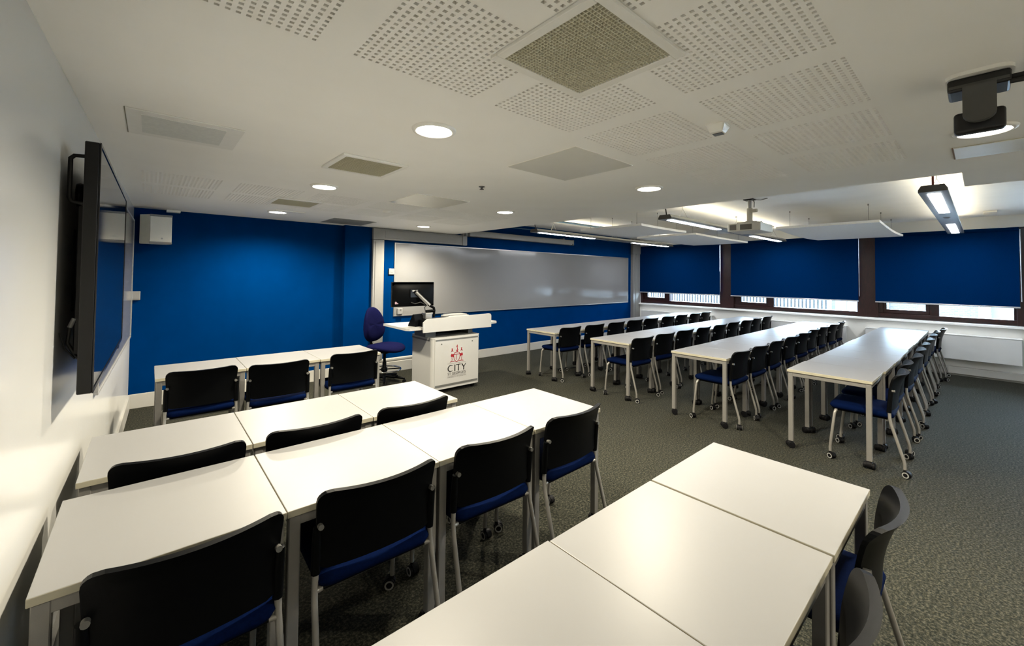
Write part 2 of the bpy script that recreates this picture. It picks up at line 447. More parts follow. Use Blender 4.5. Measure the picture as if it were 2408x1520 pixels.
DROP = [1.232, 1.232, 1.232, 0.10]          # the last one, out of the picture, is rolled up
blind_labels = ['dark blue roller blind over the window nearest the long whiteboard', 'dark blue roller blind over the middle window between two wooden piers', 'dark blue roller blind over the window farthest from the whiteboard wall', 'rolled-up dark blue roller blind beyond the edge of the picture']
for i, (b0, b1) in enumerate(wins):
    root = thing('roller_blind', blind_labels[i], 'blind', (10.19, (b0 + b1) / 2, 0), group='roller blinds on the window wall')
    h = (b0 - b1) / 2
    t = MB(); t.tube([(0, -h, 2.405), (0, h, 2.405)], 0.032, 16); t.build('roller', 'blind_fabric', root)
    fb = MB(); fb.grid(lambda u, v: (-0.012 + 0.004 * sin(u * 9) * v, -h + 2 * h * u, 2.41 - v * DROP[i]), 24, 8); fb.grid(lambda u, v: (-0.010 + 0.004 * sin(u * 9) * v, -h + 2 * h * u, 2.41 - v * DROP[i]), 24, 8)
    fb.build('fabric', 'blind_fabric', root)
    MB().box(-0.022, 0.0, -h - 0.004, h + 0.004, 2.39 - DROP[i], 2.414 - DROP[i], bev=0.006).build('bottom_bar', 'blind_bar', root)
    cy_ = -h - 0.012
    c = MB(); c.tube([(-0.02, cy_, 2.40), (-0.02, cy_ - 0.003, 1.8), (-0.02, cy_ - 0.006, 1.26)], 0.0055 if i == 2 else 0.004, 6)
    c.tube([(-0.005, cy_, 2.40), (-0.005, cy_ - 0.003, 1.8), (-0.02, cy_ - 0.006, 1.26)], 0.004, 6)
    c.build('pull_chain', 'blind_bar', root)

# heater casings along the wall under the sill
hl = ['white panel heater under the window nearest the long whiteboard', 'white panel heater under the middle window', 'long white panel heater beside the last table row, under the end window']
for i, (p0, p1) in enumerate([(4.3, 6.17), (1.75, 3.55), (-0.40, 1.46)]):
    r_ = thing('panel_heater', hl[i], 'heater', (10.10, (p0 + p1) / 2, 0), group='panel heaters under the windows')
    k = (p1 - p0) / 2
    MB().box(-0.06, 0.0, -k, k, 0.275, 0.675, bev=0.006).build('front_panel', 'heater_white', r_)
    MB().box(-0.066, 0.085, -k - 0.004, k + 0.004, 0.675, 0.690, bev=0.004).build('top_cap', 'sill_white', r_)
    for sx in (-1, 1): MB().box(0.0, 0.09, sx * k * 0.8 - 0.03, sx * k * 0.8 + 0.03, 0.40, 0.60).build('bracket', 'heater_white', r_)
brg = MB(); brg.box(10.10, XR, YB, YP - 0.06, 0.03, 0.14, bev=0.006); brg.box(10.14, XR, YB, YP - 0.06, 0.0, 0.03)
struct(brg.build('baseboard_right', 'skirting_paint'))

# white trunking column in the front corner, with the box on top
tr = thing('corner_trunking', 'white vertical cable trunking in the corner between whiteboard wall and windows', 'trunking', (10.0, 6.36, 0))
MB().box(-0.115, 0.0, -0.04, 0.046, 0.0, 2.63, bev=0.006).build('duct', 'white_plastic', tr)
MB().box(0.0, 0.2, -0.05, 0.046, 0.0, 2.63, bev=0.004).build('side_casing', 'white_plastic', tr)
MB().box(-0.20, 0.16, -0.09, -0.045, 2.215, 2.46, bev=0.006).build('junction_box', 'white_plastic', tr)

# ------------------------------------------------------------------ outside
K = 1.46
ext = thing('slatted_screen', 'pale vertical slat screen outside the first two windows', 'screen', (19.0, 0, 0))
slat = MB().box(-0.04, 0.04, -0.032, 0.032, -1.5, 1.9).mesh('slat', ['fin_grey'])
y = 2.62 * K
while y < 8.7 * K:
    part('slat', slat, ext, (0, y, 0)); y += 0.085 * K
MB().box(0.05, 0.1, 2.6 * K, 8.7 * K, -1.5, 1.9).build('backing_wall', 'facade_pale', ext)
nb = thing('neighbouring_building', 'pale rendered building with a dark window outside the middle window', 'building', (19.2, 0, 0))
MB().box(0, 0.3, 1.52 * K, 2.58 * K, -1.5, 1.95).build('wall', 'facade_pale', nb)
MB().box(-0.02, 0.0, 2.28 * K, 2.50 * K, 0.1, 1.5).build('window', 'facade_glass', nb)
MB().box(-0.02, 0.0, 2.05 * K, 2.24 * K, 0.1, 1.5).build('window', 'facade_glass', nb)
bw = thing('brick_building', 'red-brown brick building outside the end window', 'building', (19.4, 0, 0))
MB().box(0, 0.3, 0.06 * K, 1.5 * K, -1.5, 1.95).build('wall', 'far_brick', bw)
MB().box(0.25, 0.5, -3.8 * K, -0.12 * K, -1.5, 1.95).build('wall', 'facade_pale', bw)
MB().tube([(-0.02, -0.04 * K, -1.5), (-0.02, -0.04 * K, 1.95)], 0.11, 12).build('downpipe', 'fin_grey', bw)
struct(MB().box(10.9, 60, -40, 50, -1.8, -1.5).build('ground_outside', 'paving'))

# ------------------------------------------------------------------ tables
def table_proto():
    t = thing('classroom_table', 'x', 'table')
    W, D = 0.606, 0.618
    MB().box(-W / 2, W / 2, -D / 2, D / 2, 0.705, 0.730, 0, bev=0.0022, seg=2, mi_side=1).build('table_top', ['laminate', 'laminate_edge'], t)
    fr = MB(); ix, iy = W / 2 - 0.022, D / 2 - 0.022
    for s in (-1, 1):
        fr.box(-ix, ix, s * iy - 0.0125, s * iy + 0.0125, 0.667, 0.704, bev=0.002, seg=1)
        fr.box(s * ix - 0.0125, s * ix + 0.0125, -iy, iy, 0.667, 0.704, bev=0.002, seg=1)
    fr.build('frame', 'grey_steel', t)
    lm = MB().box(-0.019, 0.019, -0.019, 0.019, 0.062, 0.7035, bev=0.003, seg=1).mesh('leg', ['grey_steel'])
    c = MB()
    c.lathe([(0.0, 0.066), (0.014, 0.066), (0.016, 0.060), (0.016, 0.05)], 12)
    c.lathe([(0.002 + 0.031 * cos(t), 0.034 + 0.031 * sin(t)) for t in [-pi / 2 + pi * k / 8 for k in range(1, 9)]], 14, c=(-0.006, 0, 0))
    hood = [(-0.030 * cos(a), 0.030 + 0.031 * sin(a)) for a in [pi * k / 10 for k in range(11)]]
    hood = [(x - 0.006, z) for x, z in hood]
    c.prism([(x, z) for x, z in hood], 'y', -0.021, 0.021)
    for s in (-1, 1):
        c.prism([(-0.006 + 0.028 * cos(2 * pi * k / 16), 0.028 + 0.028 * sin(2 * pi * k / 16)) for k in range(16)], 'y', s * 0.022, s * 0.036)
        c.prism([(-0.006 + 0.020 * cos(2 * pi * k / 12), 0.028 + 0.020 * sin(2 * pi * k / 12)) for k in range(12)], 'y', s * 0.036, s * 0.040)
    cmesh = c.mesh('caster', ['black_rubber'])
    for sx in (-1, 1):
        for sy in (-1, 1):
            l = part('leg', lm, t, (sx * (W / 2 - 0.026), sy * (D / 2 - 0.026), 0))
            part('caster', cmesh, l, (0, 0, 0), (0, 0, random.uniform(-3, 3)))
    return t

ORD = ['first', 'second', 'third', 'fourth', 'fifth', 'sixth', 'seventh', 'eighth', 'ninth']
tproto = table_proto(); used_t = [False]
def put_table(x, y, label, group, rz=0.0, sx=1.0):
    if not used_t[0]:
        used_t[0] = True; o = tproto; o.location = (x, y, 0); o.rotation_euler = (0, 0, rz); o['label'] = label
    else:
        o = dup(tproto, (x, y, 0), rz, label)
    o.scale = (sx, 1, 1.006 if 'aisle-end one of the nearest' in label else 1)
    o['group'] = group
    return o

rowsL = [
    ('L1', [0.048, 0.664, 1.286, 1.902], (4.956, 4.365), 'row along the plain blue wall', [0, 0.008, 0.0]),
    ('L2', [-0.2036, 0.4033, 1.0149, 1.6084], (3.033, 2.408), 'second row on the screen side', [0, 0.0, -0.004]),
    ('L3', [-0.222, 0.3854, 1.0068, 1.6132, 2.200], (2.267, 1.642), 'third row on the screen side', [0, 0.002, 0.004, 0.0]),
    ('L4', [0.372, 0.980, 1.588, 2.195], (0.931, 0.312), 'nearest row at the bottom of the picture', [0.006, 0, -0.004]),
]
for key, xs, (yf, yn), nm, jit in rowsL:
    n = len(xs) - 1
    for i in range(n):
        k = n - 1 - i
        where = 'aisle-end' if k == 0 else ('wall-end' if i == 0 and key != 'L4' else ORD[k] + '-from-aisle')
        put_table((xs[i] + xs[i + 1]) / 2, (yf + yn) / 2 + jit[i], 'white square table, %s one of the %s' % (where, nm), 'tables on the screen side of the room', random.uniform(-0.002, 0.002), (xs[i + 1] - xs[i] - 0.003) / 0.606)

rowsR = [('R1', 4.561, 4.898, 'row closest to the long whiteboard'), ('R2', 4.585, 3.612, 'second row from the long whiteboard'),
         ('R3', 4.556, 2.410, 'third row from the long whiteboard'), ('R4', 4.520, 1.220, 'last row on the window side')]
PITCH_R = 0.5965
for key, x0, yf, nm in rowsR:
    for i in range(9):
        jy = random.uniform(-0.006, 0.006) if i else 0
        if key == 'R4' and i == 0: jy = 0.012
        if key == 'R1' and i == 0: jy = -0.02
        put_table(x0 + PITCH_R * (i + 0.5), yf - 0.309 + jy, 'white table, %s from the aisle in the %s' % (ORD[i], nm), 'tables on the window side of the room', random.uniform(-0.003, 0.003), (PITCH_R - 0.0015) / 0.606)

# ------------------------------------------------------------------ chairs
def chair_proto():
    t = thing('classroom_chair', 'x', 'chair')
    # seat cushion
    def seat_ring(z, gx, gy0, gy1, r=0.05, n=6):
        pts = []
        for (cx, cy, a0) in ((gx - r, gy1 - r, 0), (-gx + r, gy1 - r, pi / 2), (-gx + r, gy0 + r, pi), (gx - r, gy0 + r, 1.5 * pi)):
            for k in range(n + 1):
                a = a0 + pi / 2 * k / n; pts.append((cx + r * cos(a), cy + r * sin(a), z))
        return pts
    s = MB(); rings = [seat_ring(0.437, 0.205, -0.175, 0.205), seat_ring(0.442, 0.222, -0.19, 0.224), seat_ring(0.462, 0.230, -0.198, 0.236), seat_ring(0.482, 0.224, -0.19, 0.228), seat_ring(0.491, 0.195, -0.165, 0.20), seat_ring(0.489, 0.10, -0.09, 0.10)]
    n = len(rings[0]); vs = [p for r in rings for p in r]; fs = []
    for j in range(len(rings) - 1):
        for k in range(n): fs.append((j * n + k, j * n + (k + 1) % n, (j + 1) * n + (k + 1) % n, (j + 1) * n + k))
    s.add(vs, fs, 0, True); s.add(rings[-1], [tuple(range(n))], 0, True); s.add(rings[0], [tuple(range(n - 1, -1, -1))], 0)
    s.build('seat', 'seat_blue', t)
    MB().box(-0.205, 0.205, -0.175, 0.205, 0.424, 0.438, bev=0.005).build('seat_pan', 'black_plastic', t)
    # backrest shell
    Z0, Z1 = 0.505, 0.800
    def y0(v): return -0.188 - 0.012 * v - 0.072 * max(0, v - 0.15) ** 2.0
    def sg(v): return 0.026 + 0.030 * v
    R = 0.05
    def shell(u, v, off):
        uu = 2 * u - 1
        z = Z0 + (Z1 - Z0) * v
        w = 0.222 + 0.016 * v
        # rounded corners
        dz = z - (Z1 - R); ins = 0
        if dz > 0: ins = R - math.sqrt(max(0, R * R - dz * dz))
        dzb = (Z0 + 0.03) - z
        if dzb > 0: ins = 0.03 - math.sqrt(max(0, 0.03 ** 2 - dzb * dzb))
        x = uu * (w - ins)
        y = y0(v) + sg(v) * (x / w) ** 2 - off
        z += 0.006 * (x / w) ** 2 * v
        return (x, y, z)
    vsamp = [0, 0.03, 0.07, 0.1, 0.25, 0.4, 0.55, 0.7, 0.83, 0.88, 0.92, 0.955, 0.98, 1.0]
    nu = 14; nv = len(vsamp) - 1; TH = 0.014
    b = MB(); vs = []
    for off, in ((0,), (TH,)):
        for v in vsamp:
            for i in range(nu + 1): vs.append(shell(i / nu, v, off + (0.010 * max(0, v - 0.85) / 0.15 if off else 0)))
    fs = []; N = (nu + 1) * (nv + 1)
    for j in range(nv):
        for i in range(nu):
            a_ = j * (nu + 1) + i; q = (a_, a_ + 1, a_ + nu + 2, a_ + nu + 1)
            fs.append(q); fs.append(tuple(N + k for k in q[::-1]))
    ring = [i for i in range(nu + 1)] + [j * (nu + 1) + nu for j in range(1, nv + 1)] + [nv * (nu + 1) + i for i in range(nu - 1, -1, -1)] + [j * (nu + 1) for j in range(nv - 1, 0, -1)]
    b.add(vs, fs, 0, True)
    m0 = len(ring); vv = [vs[i] for i in ring] + [vs[N + i] for i in ring]
    b.add(vv, [(k, (k + 1) % m0, m0 + (k + 1) % m0, m0 + k) for k in range(m0)], 0, False)
    back = b.build('backrest', 'black_plastic', t)
    for sx in (-1, 1):
        k = MB(); k.tube([(sx * 0.229, -0.166, 0.492), (sx * 0.229, -0.172, 0.58), (sx * 0.231, -0.182, 0.665)], [0.0165, 0.0165, 0.013], 10); k.build('sleeve', 'black_plastic', back)
        k = MB(); k.tube([(sx * 0.222, -0.184, 0.668), (sx * 0.222, -0.204, 0.670)], 0.010, 10); k.build('bolt', 'bolt_grey', back)
    # legs with casters
    c = MB()
    c.tube([(0, 0, 0.072), (0, 0, 0.045)], 0.0095, 8, 0)
    c.prism([(-0.012 + 0.030 * cos(pi * k / 10), 0.026 + 0.029 * sin(pi * k / 10)) for k in range(11)], 'x', -0.009, 0.009, 0)
    for s_ in (-1, 1):
        c.prism([(-0.012 + 0.026 * cos(2 * pi * k / 20), 0.026 + 0.026 * sin(2 * pi * k / 20)) for k in range(20)], 'x', s_ * 0.010, s_ * 0.024, 0)
        ring_o = [(-0.012 + 0.0225 * cos(2 * pi * k / 20), 0.026 + 0.0225 * sin(2 * pi * k / 20)) for k in range(20)]
        ring_i = [(-0.012 + 0.015 * cos(2 * pi * k / 20), 0.026 + 0.015 * sin(2 * pi * k / 20)) for k in range(20)]
        vs = [(s_ * 0.0255, *p) for p in ring_o] + [(s_ * 0.0255, *p) for p in ring_i] + [(s_ * 0.023, *p) for p in ring_o] + [(s_ * 0.023, *p) for p in ring_i]
        fs = []
        for k in range(20):
            k2 = (k + 1) % 20
            fs += [(k, k2, 20 + k2, 20 + k), (k, k2, 40 + k2, 40 + k), (20 + k, 20 + k2, 60 + k2, 60 + k)]
        c.add(vs, fs, 1, False)
    cme = c.mesh('caster', ['black_rubber', 'wheel_grey'])
    for sx in (-1, 1):
        f = MB(); f.tube([(sx * 0.20, 0.185, 0.431), (sx * 0.222, 0.188, 0.424), (sx * 0.235, 0.193, 0.40), (sx * 0.237, 0.218, 0.18), (sx * 0.237, 0.226, 0.10), (sx * 0.237, 0.226, 0.062)], 0.0112, 10)
        lf = f.build('leg', 'chair_tube', t); part('caster', cme, lf, (sx * 0.237, 0.226, 0), (0, 0, random.uniform(-1, 1)))
        g = MB(); g.tube([(sx * 0.229, -0.168, 0.50), (sx * 0.231, -0.170, 0.445), (sx * 0.233, -0.178, 0.40), (sx * 0.237, -0.252, 0.135), (sx * 0.237, -0.258, 0.105), (sx * 0.237, -0.258, 0.062)], 0.0112, 10)
        lr = g.build('leg', 'chair_tube', t); part('caster', cme, lr, (sx * 0.237, -0.258, 0), (0, 0, random.uniform(-1, 1)))
        h = MB(); h.tube([(sx * 0.231, -0.172, 0.432), (sx * 0.206, -0.165, 0.430)], 0.011, 8); h.build('seat_lug', 'chair_tube', t)
    u = MB(); u.tube([(-0.2, 0.185, 0.419), (0.2, 0.185, 0.419)], 0.009, 8); u.tube([(-0.2, -0.15, 0.419), (0.2, -0.15, 0.419)], 0.009, 8); u.build('seat_frame', 'chair_tube', t)
    return t
cproto = chair_proto(); used_c = [False]
def put_chair(x, y, label, group, rz=0.0):
    if not used_c[0]:
        used_c[0] = True; o = cproto; o.location = (x, y, 0); o.rotation_euler = (0, 0, rz); o['label'] = label
    else: o = dup(cproto, (x, y, 0), rz, label)
    o['group'] = group
GL, GR = 'chairs on the screen side of the room', 'chairs on the window side of the room'
for i, (x, y, l) in enumerate([(0.344, 4.40, 'black-backed blue-seated chair at the wall end of the row by the plain blue wall'),
        (0.882, 4.295, 'black-backed blue-seated chair in the middle of the row by the plain blue wall'),
        (1.555, 4.375, 'black-backed blue-seated chair in front of the office swivel chair')]): put_chair(x, y, l, GL, [0.0, -0.03, 0.02][i])
for i, (x, y, l) in enumerate([(0.138, 2.525, 'black chair back peeping over the second row, nearest the wall screen'),
        (0.682, 2.525, 'black chair back peeping over the second row, middle of three'),
        (1.246, 2.53, 'black chair back peeping over the second row, aisle end')]): put_chair(x, y, l, GL, [-0.06, -0.01, 0.0][i])
for i, (x, y, l) in enumerate([(0.115, 1.745, 'large near black-backed chair beside the wall under the screen'),
        (0.709, 1.775, 'black-backed chair with bright blue seat, second from wall in third row'),
        (1.304, 1.785, 'black-backed blue-seated chair, third from wall in third row'),
        (1.883, 1.79, 'black-backed blue-seated chair at the aisle end of the third row')]): put_chair(x, y, l, GL, [0.02, -0.03, -0.03, 0.02][i])
put_chair(1.91, 0.445, 'black moulded chair tucked at the aisle-end table of the nearest row', GL, 0.02)
put_chair(1.245, 0.435, 'black moulded chair cut off by the bottom edge of the picture', GL, 0.0)
RX = {'R1': [4.89, 5.52, 6.09, 6.68, 7.23, 7.88, 8.47, 9.07, 9.62], 'R2': [4.84, 5.41, 5.93, 6.60, 7.22, 7.74, 8.46, 9.00, 9.48],
      'R3': [4.86, 5.36, 5.88, 6.39, 6.92, 7.51, 8.13, 8.69, 9.27], 'R4': [4.79, 5.335, 5.904, 6.56, 7.121, 7.80, 8.47, 9.06, 9.64]}
RY = {'R1': 4.425, 'R2': 3.155, 'R3': 1.95, 'R4': 0.70}
for key, xr0, _, nm in rowsR:
    for i, x in enumerate(RX[key]):
        xc = xr0 + PITCH_R * (i + 0.5); x = xc + max(-0.03, min(0.03, x - xc))
        put_chair(x, RY[key] + random.uniform(-0.015, 0.015) - (0.06 if key == 'R4' and i == 8 else 0), 'black-backed chair, %s from the aisle in the %s' % (ORD[i], nm), GR, random.uniform(-0.03, 0.03))

# ------------------------------------------------------------------ wall screen on the side wall
TVA = math.atan2(0.0196, 1.67)
tv = thing('wall_display', 'large black wall-mounted display screen on the side wall', 'display', (-0.155, 2.25, 0), -TVA)
# local: y along the wall, x towards the room
MB().box(-0.041, 0.0, 0.0, 1.67, 1.115, 2.075, bev=0.003, seg=1).build('casing', 'tv_case', tv)
MB().box(0.0, 0.0015, 0.016, 1.654, 1.132, 2.060).build('screen', 'tv_screen', tv)
bz = MB()
for (a0, a1, z0, z1) in ((0, 1.67, 1.115, 1.130), (0, 1.67, 2.062, 2.075), (0, 0.014, 1.130, 2.062), (1.656, 1.67, 1.130, 2.062)): bz.box(0.0, 0.004, a0, a1, z0, z1)
bz.build('bezel', 'black_gloss', tv)
h = MB(); h.tube([(-0.036, 0.05, 2.025), (-0.072, 0.05, 2.022), (-0.082, 0.05, 2.010), (-0.082, 0.05, 1.86), (-0.074, 0.05, 1.845), (-0.036, 0.05, 1.838)], 0.0075, 10); h.build('carry_handle', 'tv_case', tv)
h2 = MB(); h2.tube([(-0.036, 1.62, 2.025), (-0.072, 1.62, 2.022), (-0.082, 1.62, 2.010), (-0.082, 1.62, 1.86), (-0.074, 1.62, 1.845), (-0.036, 1.62, 1.838)], 0.0075, 10); h2.build('carry_handle', 'tv_case', tv)
MB().box(-0.066, -0.041, 0.10, 1.57, 1.25, 1.90, bev=0.02, seg=2).build('rear_housing', 'tv_case', tv)
mt = MB(); mt.box(-0.104, -0.066, 0.35, 1.30, 1.40, 1.76, bev=0.003, seg=1); mt.build('wall_bracket', 'black_plastic', tv)
bs = MB(); bs.lathe([(0.0, 0), (0.045, 0.0), (0.05, 0.01), (0.045, 0.02), (0, 0.025)], 16, M=Matrix.Translation((-0.07, 0.12, 1.88)) @ Matrix.Rotation(pi / 2, 4, 'Y')); bs.build('rear_speaker', 'black_plastic', tv)
cb = MB(); cb.tube([(-0.05, 0.12, 1.40), (-0.075, 0.11, 1.36), (-0.08, 0.11, 1.30), (-0.06, 0.12, 1.25), (-0.05, 0.14, 1.23)], 0.006, 8); cb.tube([(-0.10, 0.10, 1.34), (-0.085, 0.10, 1.28), (-0.06, 0.12, 1.235)], 0.003, 6); cb.build('cable', 'cable_black', tv)
pl = MB(); pl.tube([(-0.062, 0.10, 1.395), (-0.074, 0.10, 1.36)], 0.008, 8); pl.build('plug', 'white_plastic', tv)
dn = MB(); dn.box(0.0, 0.006, 1.28, 1.36, 1.105, 1.117); dn.build('sensor_bar', 'black_gloss', tv)

# glossy whiteboard on the side wall behind the screen
wy0, wy1 = 3.45, 6.27
wl = thing('side_whiteboard', 'glossy whiteboard on the side wall, partly hidden by the display screen', 'whiteboard', (xl(wy0), wy0, 0), -WALL_ANGLE)
L = wy1 - wy0
MB().box(0.001, 0.016, 0, L, 0.865, 2.145, bev=0.002, seg=1).build('board', 'whiteboard', wl)
fr = MB()
for (a0, a1, z0, z1) in ((-0.006, L + 0.006, 0.853, 0.871), (-0.006, L + 0.006, 2.139, 2.157), (-0.006, 0.010, 0.871, 2.139), (L - 0.010, L + 0.006, 0.871, 2.139)): fr.box(0.0, 0.021, a0, a1, z0, z1, bev=0.002, seg=1)
fr.build('frame', 'white_plastic', wl)

# ------------------------------------------------------------------ front wall fittings
sp = thing('wall_speaker', 'cream box loudspeaker high on the blue wall corner', 'loudspeaker', (0.04, YF, 0))
body = MB(); body.prism([(-0.135, -0.02), (-0.140, -0.135), (-0.055, -0.235), (0.140, -0.235), (0.140, -0.135), (0.10, -0.02)], 'z', 1.905, 2.235)
body.build('cabinet', 'speaker_cream', sp)
MB().box(-0.052, 0.137, -0.243, -0.2335, 1.925, 2.215, bev=0.003, seg=1).build('grille', 'speaker_grille', sp)
MB().box(0.045, 0.062, -0.246, -0.242, 1.955, 1.972).build('badge', 'sticker_white', sp)
for z0, z1 in ((1.902, 1.924), (2.216, 2.238)): MB().box(-0.056, 0.143, -0.246, -0.20, z0, z1, bev=0.003, seg=1).build('trim_band', 'white_plastic', sp)
MB().box(-0.03, 0.03, -0.03, 0.0, 2.0, 2.15).build('bracket', 'black_plastic', sp)
cv = MB().box(-0.04, 0.09, -0.10, -0.005, 2.296, 2.3225, bev=0.004).build('detector_base', 'fixture_white', loc=(0.17, YF, 0)); tag(cv, 'small white ceiling fitting above the cream loudspeaker', 'fitting')
so = thing('socket_box', 'small white socket box in the blue corner beside the side whiteboard', 'socket', (-0.125, YF, 0))
MB().box(-0.048, 0.048, -0.045, 0, 1.25, 1.352, bev=0.005).build('box', 'white_plastic', so)
MB().box(-0.04, 0.04, -0.049, -0.045, 1.262, 1.342, bev=0.002, seg=1).build('faceplate', 'white_plastic', so)

tk = thing('wall_trunking', 'white cable trunking running up and along the blue wall around whiteboard', 'trunking', (2.71, YP, 0))
MB().box(-0.09, 0.09, -0.055, 0, 0.225, 2.13, bev=0.004).build('upright_duct', 'white_plastic', tk)
MB().box(-0.06, 0.06, -0.062, -0.055, 0.225, 2.10, bev=0.002, seg=1).build('upright_lid', 'white_plastic', tk)
MB().box(-0.092, 1.60, -0.058, 0, 2.135, 2.315, bev=0.004).build('top_duct', 'white_plastic', tk)
MB().box(0.10, 1.58, -0.064, -0.058, 2.165, 2.285, bev=0.002, seg=1).build('top_lid', 'white_plastic', tk)
MB().box(1.58, 1.68, -0.075, 0, 2.13, 2.36, bev=0.004).build('end_piece', 'white_plastic', tk)

wb = thing('front_whiteboard', 'long whiteboard spanning the blue wall behind the lectern', 'whiteboard', (3.0, YP, 0))
W = 6.725
nseg = 1
MB().box(0, W, -0.018, 0, 0.905, 2.093, bev=0.003, seg=1).build('board', 'whiteboard', wb)
f = MB()
for (a0, a1, z0, z1) in ((-0.008, W + 0.008, 0.893, 0.911), (-0.008, W + 0.008, 2.087, 2.105), (-0.008, 0.008, 0.911, 2.087), (W - 0.008, W + 0.008, 0.911, 2.087)): f.box(a0, a1, -0.023, 0, z0, z1, bev=0.002, seg=1)
f.build('frame', 'alu', wb)
er = thing('eraser_holder', 'small white dispenser fixed at the lower corner of the long whiteboard', 'dispenser', (3.09, YP - 0.018, 0))
MB().box(-0.045, 0.045, -0.05, 0, 0.925, 1.025, bev=0.01).build('body', 'white_plastic', er)
MB().box(-0.012, 0.012, -0.053, -0.05, 0.99, 1.01).build('window', 'lectern_grey', er)
ls = thing('light_switch', 'white square light switch between trunking and long whiteboard', 'switch', (2.945, YP, 0))
MB().box(-0.046, 0.046, -0.03, 0, 1.58, 1.675, bev=0.004).build('plate', 'white_plastic', ls)
MB().box(-0.018, 0.018, -0.035, -0.03, 1.607, 1.648, bev=0.002, seg=1).build('rocker', 'white_plastic', ls)
sc = thing('projection_screen', 'long white projection screen case mounted above the long whiteboard', 'screen', (5.81, YP - 0.10, 0))
MB().box(-1.42, 1.49, -0.06, 0.06, 2.300, 2.412, bev=0.012).build('case', 'white_plastic', sc)
for s in (-1, 1):
    MB().box(s * 1.49 - 0.012, s * 1.49 + 0.012, -0.064, 0.064, 2.295, 2.416, bev=0.006).build('end_cap', 'white_plastic', sc)
    MB().box(s * 1.2 - 0.02, s * 1.2 + 0.02, -0.02, 0.10, 2.40, 2.44).build('bracket', 'white_plastic', sc)
k = MB(); k.tube([(1.46, -0.066, 2.315), (1.46, -0.060, 2.315)], 0.014, 10); k.tube([(1.46, -0.03, 2.30), (1.46, -0.03, 2.285)], 0.005, 6); k.build('motor_knob', 'black_plastic', sc)
wc = MB(); wc.tube([(4.2, YP - 0.02, 2.57), (9.7, YP - 0.02, 2.57)], 0.012, 8)
tag(wc.build('wall_conduit', 'conduit_blue'), 'thin dark blue conduit along the top of the whiteboard wall', 'conduit')
wc = MB(); wc.tube([(4.2, 5.31, ZU - 0.02), (7.05, 5.31, ZU - 0.02)], 0.018, 8); wc.box(7.03, 7.15, 5.27, 5.35, ZU - 0.05, ZU - 0.002)
tag(wc.build('ceiling_conduit', 'conduit_blue'), 'dark conduit with a junction box on the raised ceiling', 'conduit')

# ------------------------------------------------------------------ lectern
le = thing('lectern', 'white teaching lectern on wheels with a red crest on its front', 'lectern', (2.775, 4.778, 0))
CW, CD = 0.780, 0.56
def rounded(x0, x1, y0, y1, r, n=6):
    pts = []
    for (cx, cy, a0) in ((x1 - r, y1 - r, 0), (x0 + r, y1 - r, pi / 2), (x0 + r, y0 + r, pi), (x1 - r, y0 + r, 1.5 * pi)):
        for k in range(n + 1):
            a = a0 + pi / 2 * k / n; pts.append((cx + r * cos(a), cy + r * sin(a)))
    return pts
MB().prism(rounded(0, CW, 0, CD, 0.045), 'z', 0.06, 0.735).build('cabinet', 'lectern_white', le)
MB().prism(rounded(-0.004, CW + 0.004, -0.004, CD + 0.004, 0.048), 'z', 0.735, 0.750).build('cabinet_top', 'lectern_white', le)
fp = MB().box(0.045, CW - 0.03, -0.006, 0.002, 0.10, 0.735, bev=0.002, seg=1).build('front_panel', 'lectern_white', le)
for z0, z1 in ((0.702, 0.722), (0.100, 0.122)): MB().box(0.055, CW - 0.04, -0.0085, -0.006, z0, z1).build('grey_strip', 'lectern_grey', fp)
MB().box(-0.003, 0.0, 0.06, CD - 0.02, 0.702, 0.722).build('grey_strip', 'lectern_grey', le)
for x in (0.146, 0.643):
    k = MB(); k.tube([(x, -0.006, 0.659), (x, -0.0085, 0.659)], 0.010, 12); k.build('lock', 'lectern_grey', fp)
# lettering
YT = -0.0068
def flat(polys, name, m, z=YT):
    b = MB()
    for p in polys: b.prism(p, 'y', z - 0.0012, z)
    return b.build(name, m, fp)
def arc(cx, cz, rx, rz, a0, a1, t0, t1, n=22):
    """stroke of an ellipse, thick t0 at the ends and t1 in the middle"""
    o = []; i_ = []
    for k in range(n + 1):
        a = radians(a0 + (a1 - a0) * k / n); t = t0 + (t1 - t0) * sin(pi * k / n)
        o.append((cx + rx * cos(a), cz + rz * sin(a))); i_.append((cx + (rx - t) * cos(a), cz + (rz - t) * sin(a)))
    return [[o[k], o[k + 1], i_[k + 1], i_[k]] for k in range(n)]
XC = 0.392
cz0, cz1 = 0.276, 0.364; hh = cz1 - cz0
city = arc(XC - 0.102, (cz0 + cz1) / 2, 0.047, hh / 2 + 0.002, 46, 314, 0.006, 0.0145)
city.append([(XC - 0.042, cz0), (XC - 0.026, cz0), (XC - 0.027, cz1), (XC - 0.041, cz1)])
city += [[(XC - 0.013, cz1 - 0.009), (XC + 0.060, cz1 - 0.009), (XC + 0.060, cz1), (XC - 0.013, cz1)], [(XC + 0.016, cz0), (XC + 0.032, cz0), (XC + 0.030, cz1), (XC + 0.018, cz1)]]
city += [[(XC + 0.070, cz1), (XC + 0.088, cz1), (XC + 0.118, cz0 + 0.044), (XC + 0.105, cz0 + 0.038)], [(XC + 0.150, cz1), (XC + 0.140, cz1), (XC + 0.106, cz0 + 0.040), (XC + 0.116, cz0 + 0.038)], [(XC + 0.103, cz0), (XC + 0.118, cz0), (XC + 0.117, cz0 + 0.045), (XC + 0.104, cz0 + 0.045)]]
flat(city, 'lettering_city', 'logo_black')
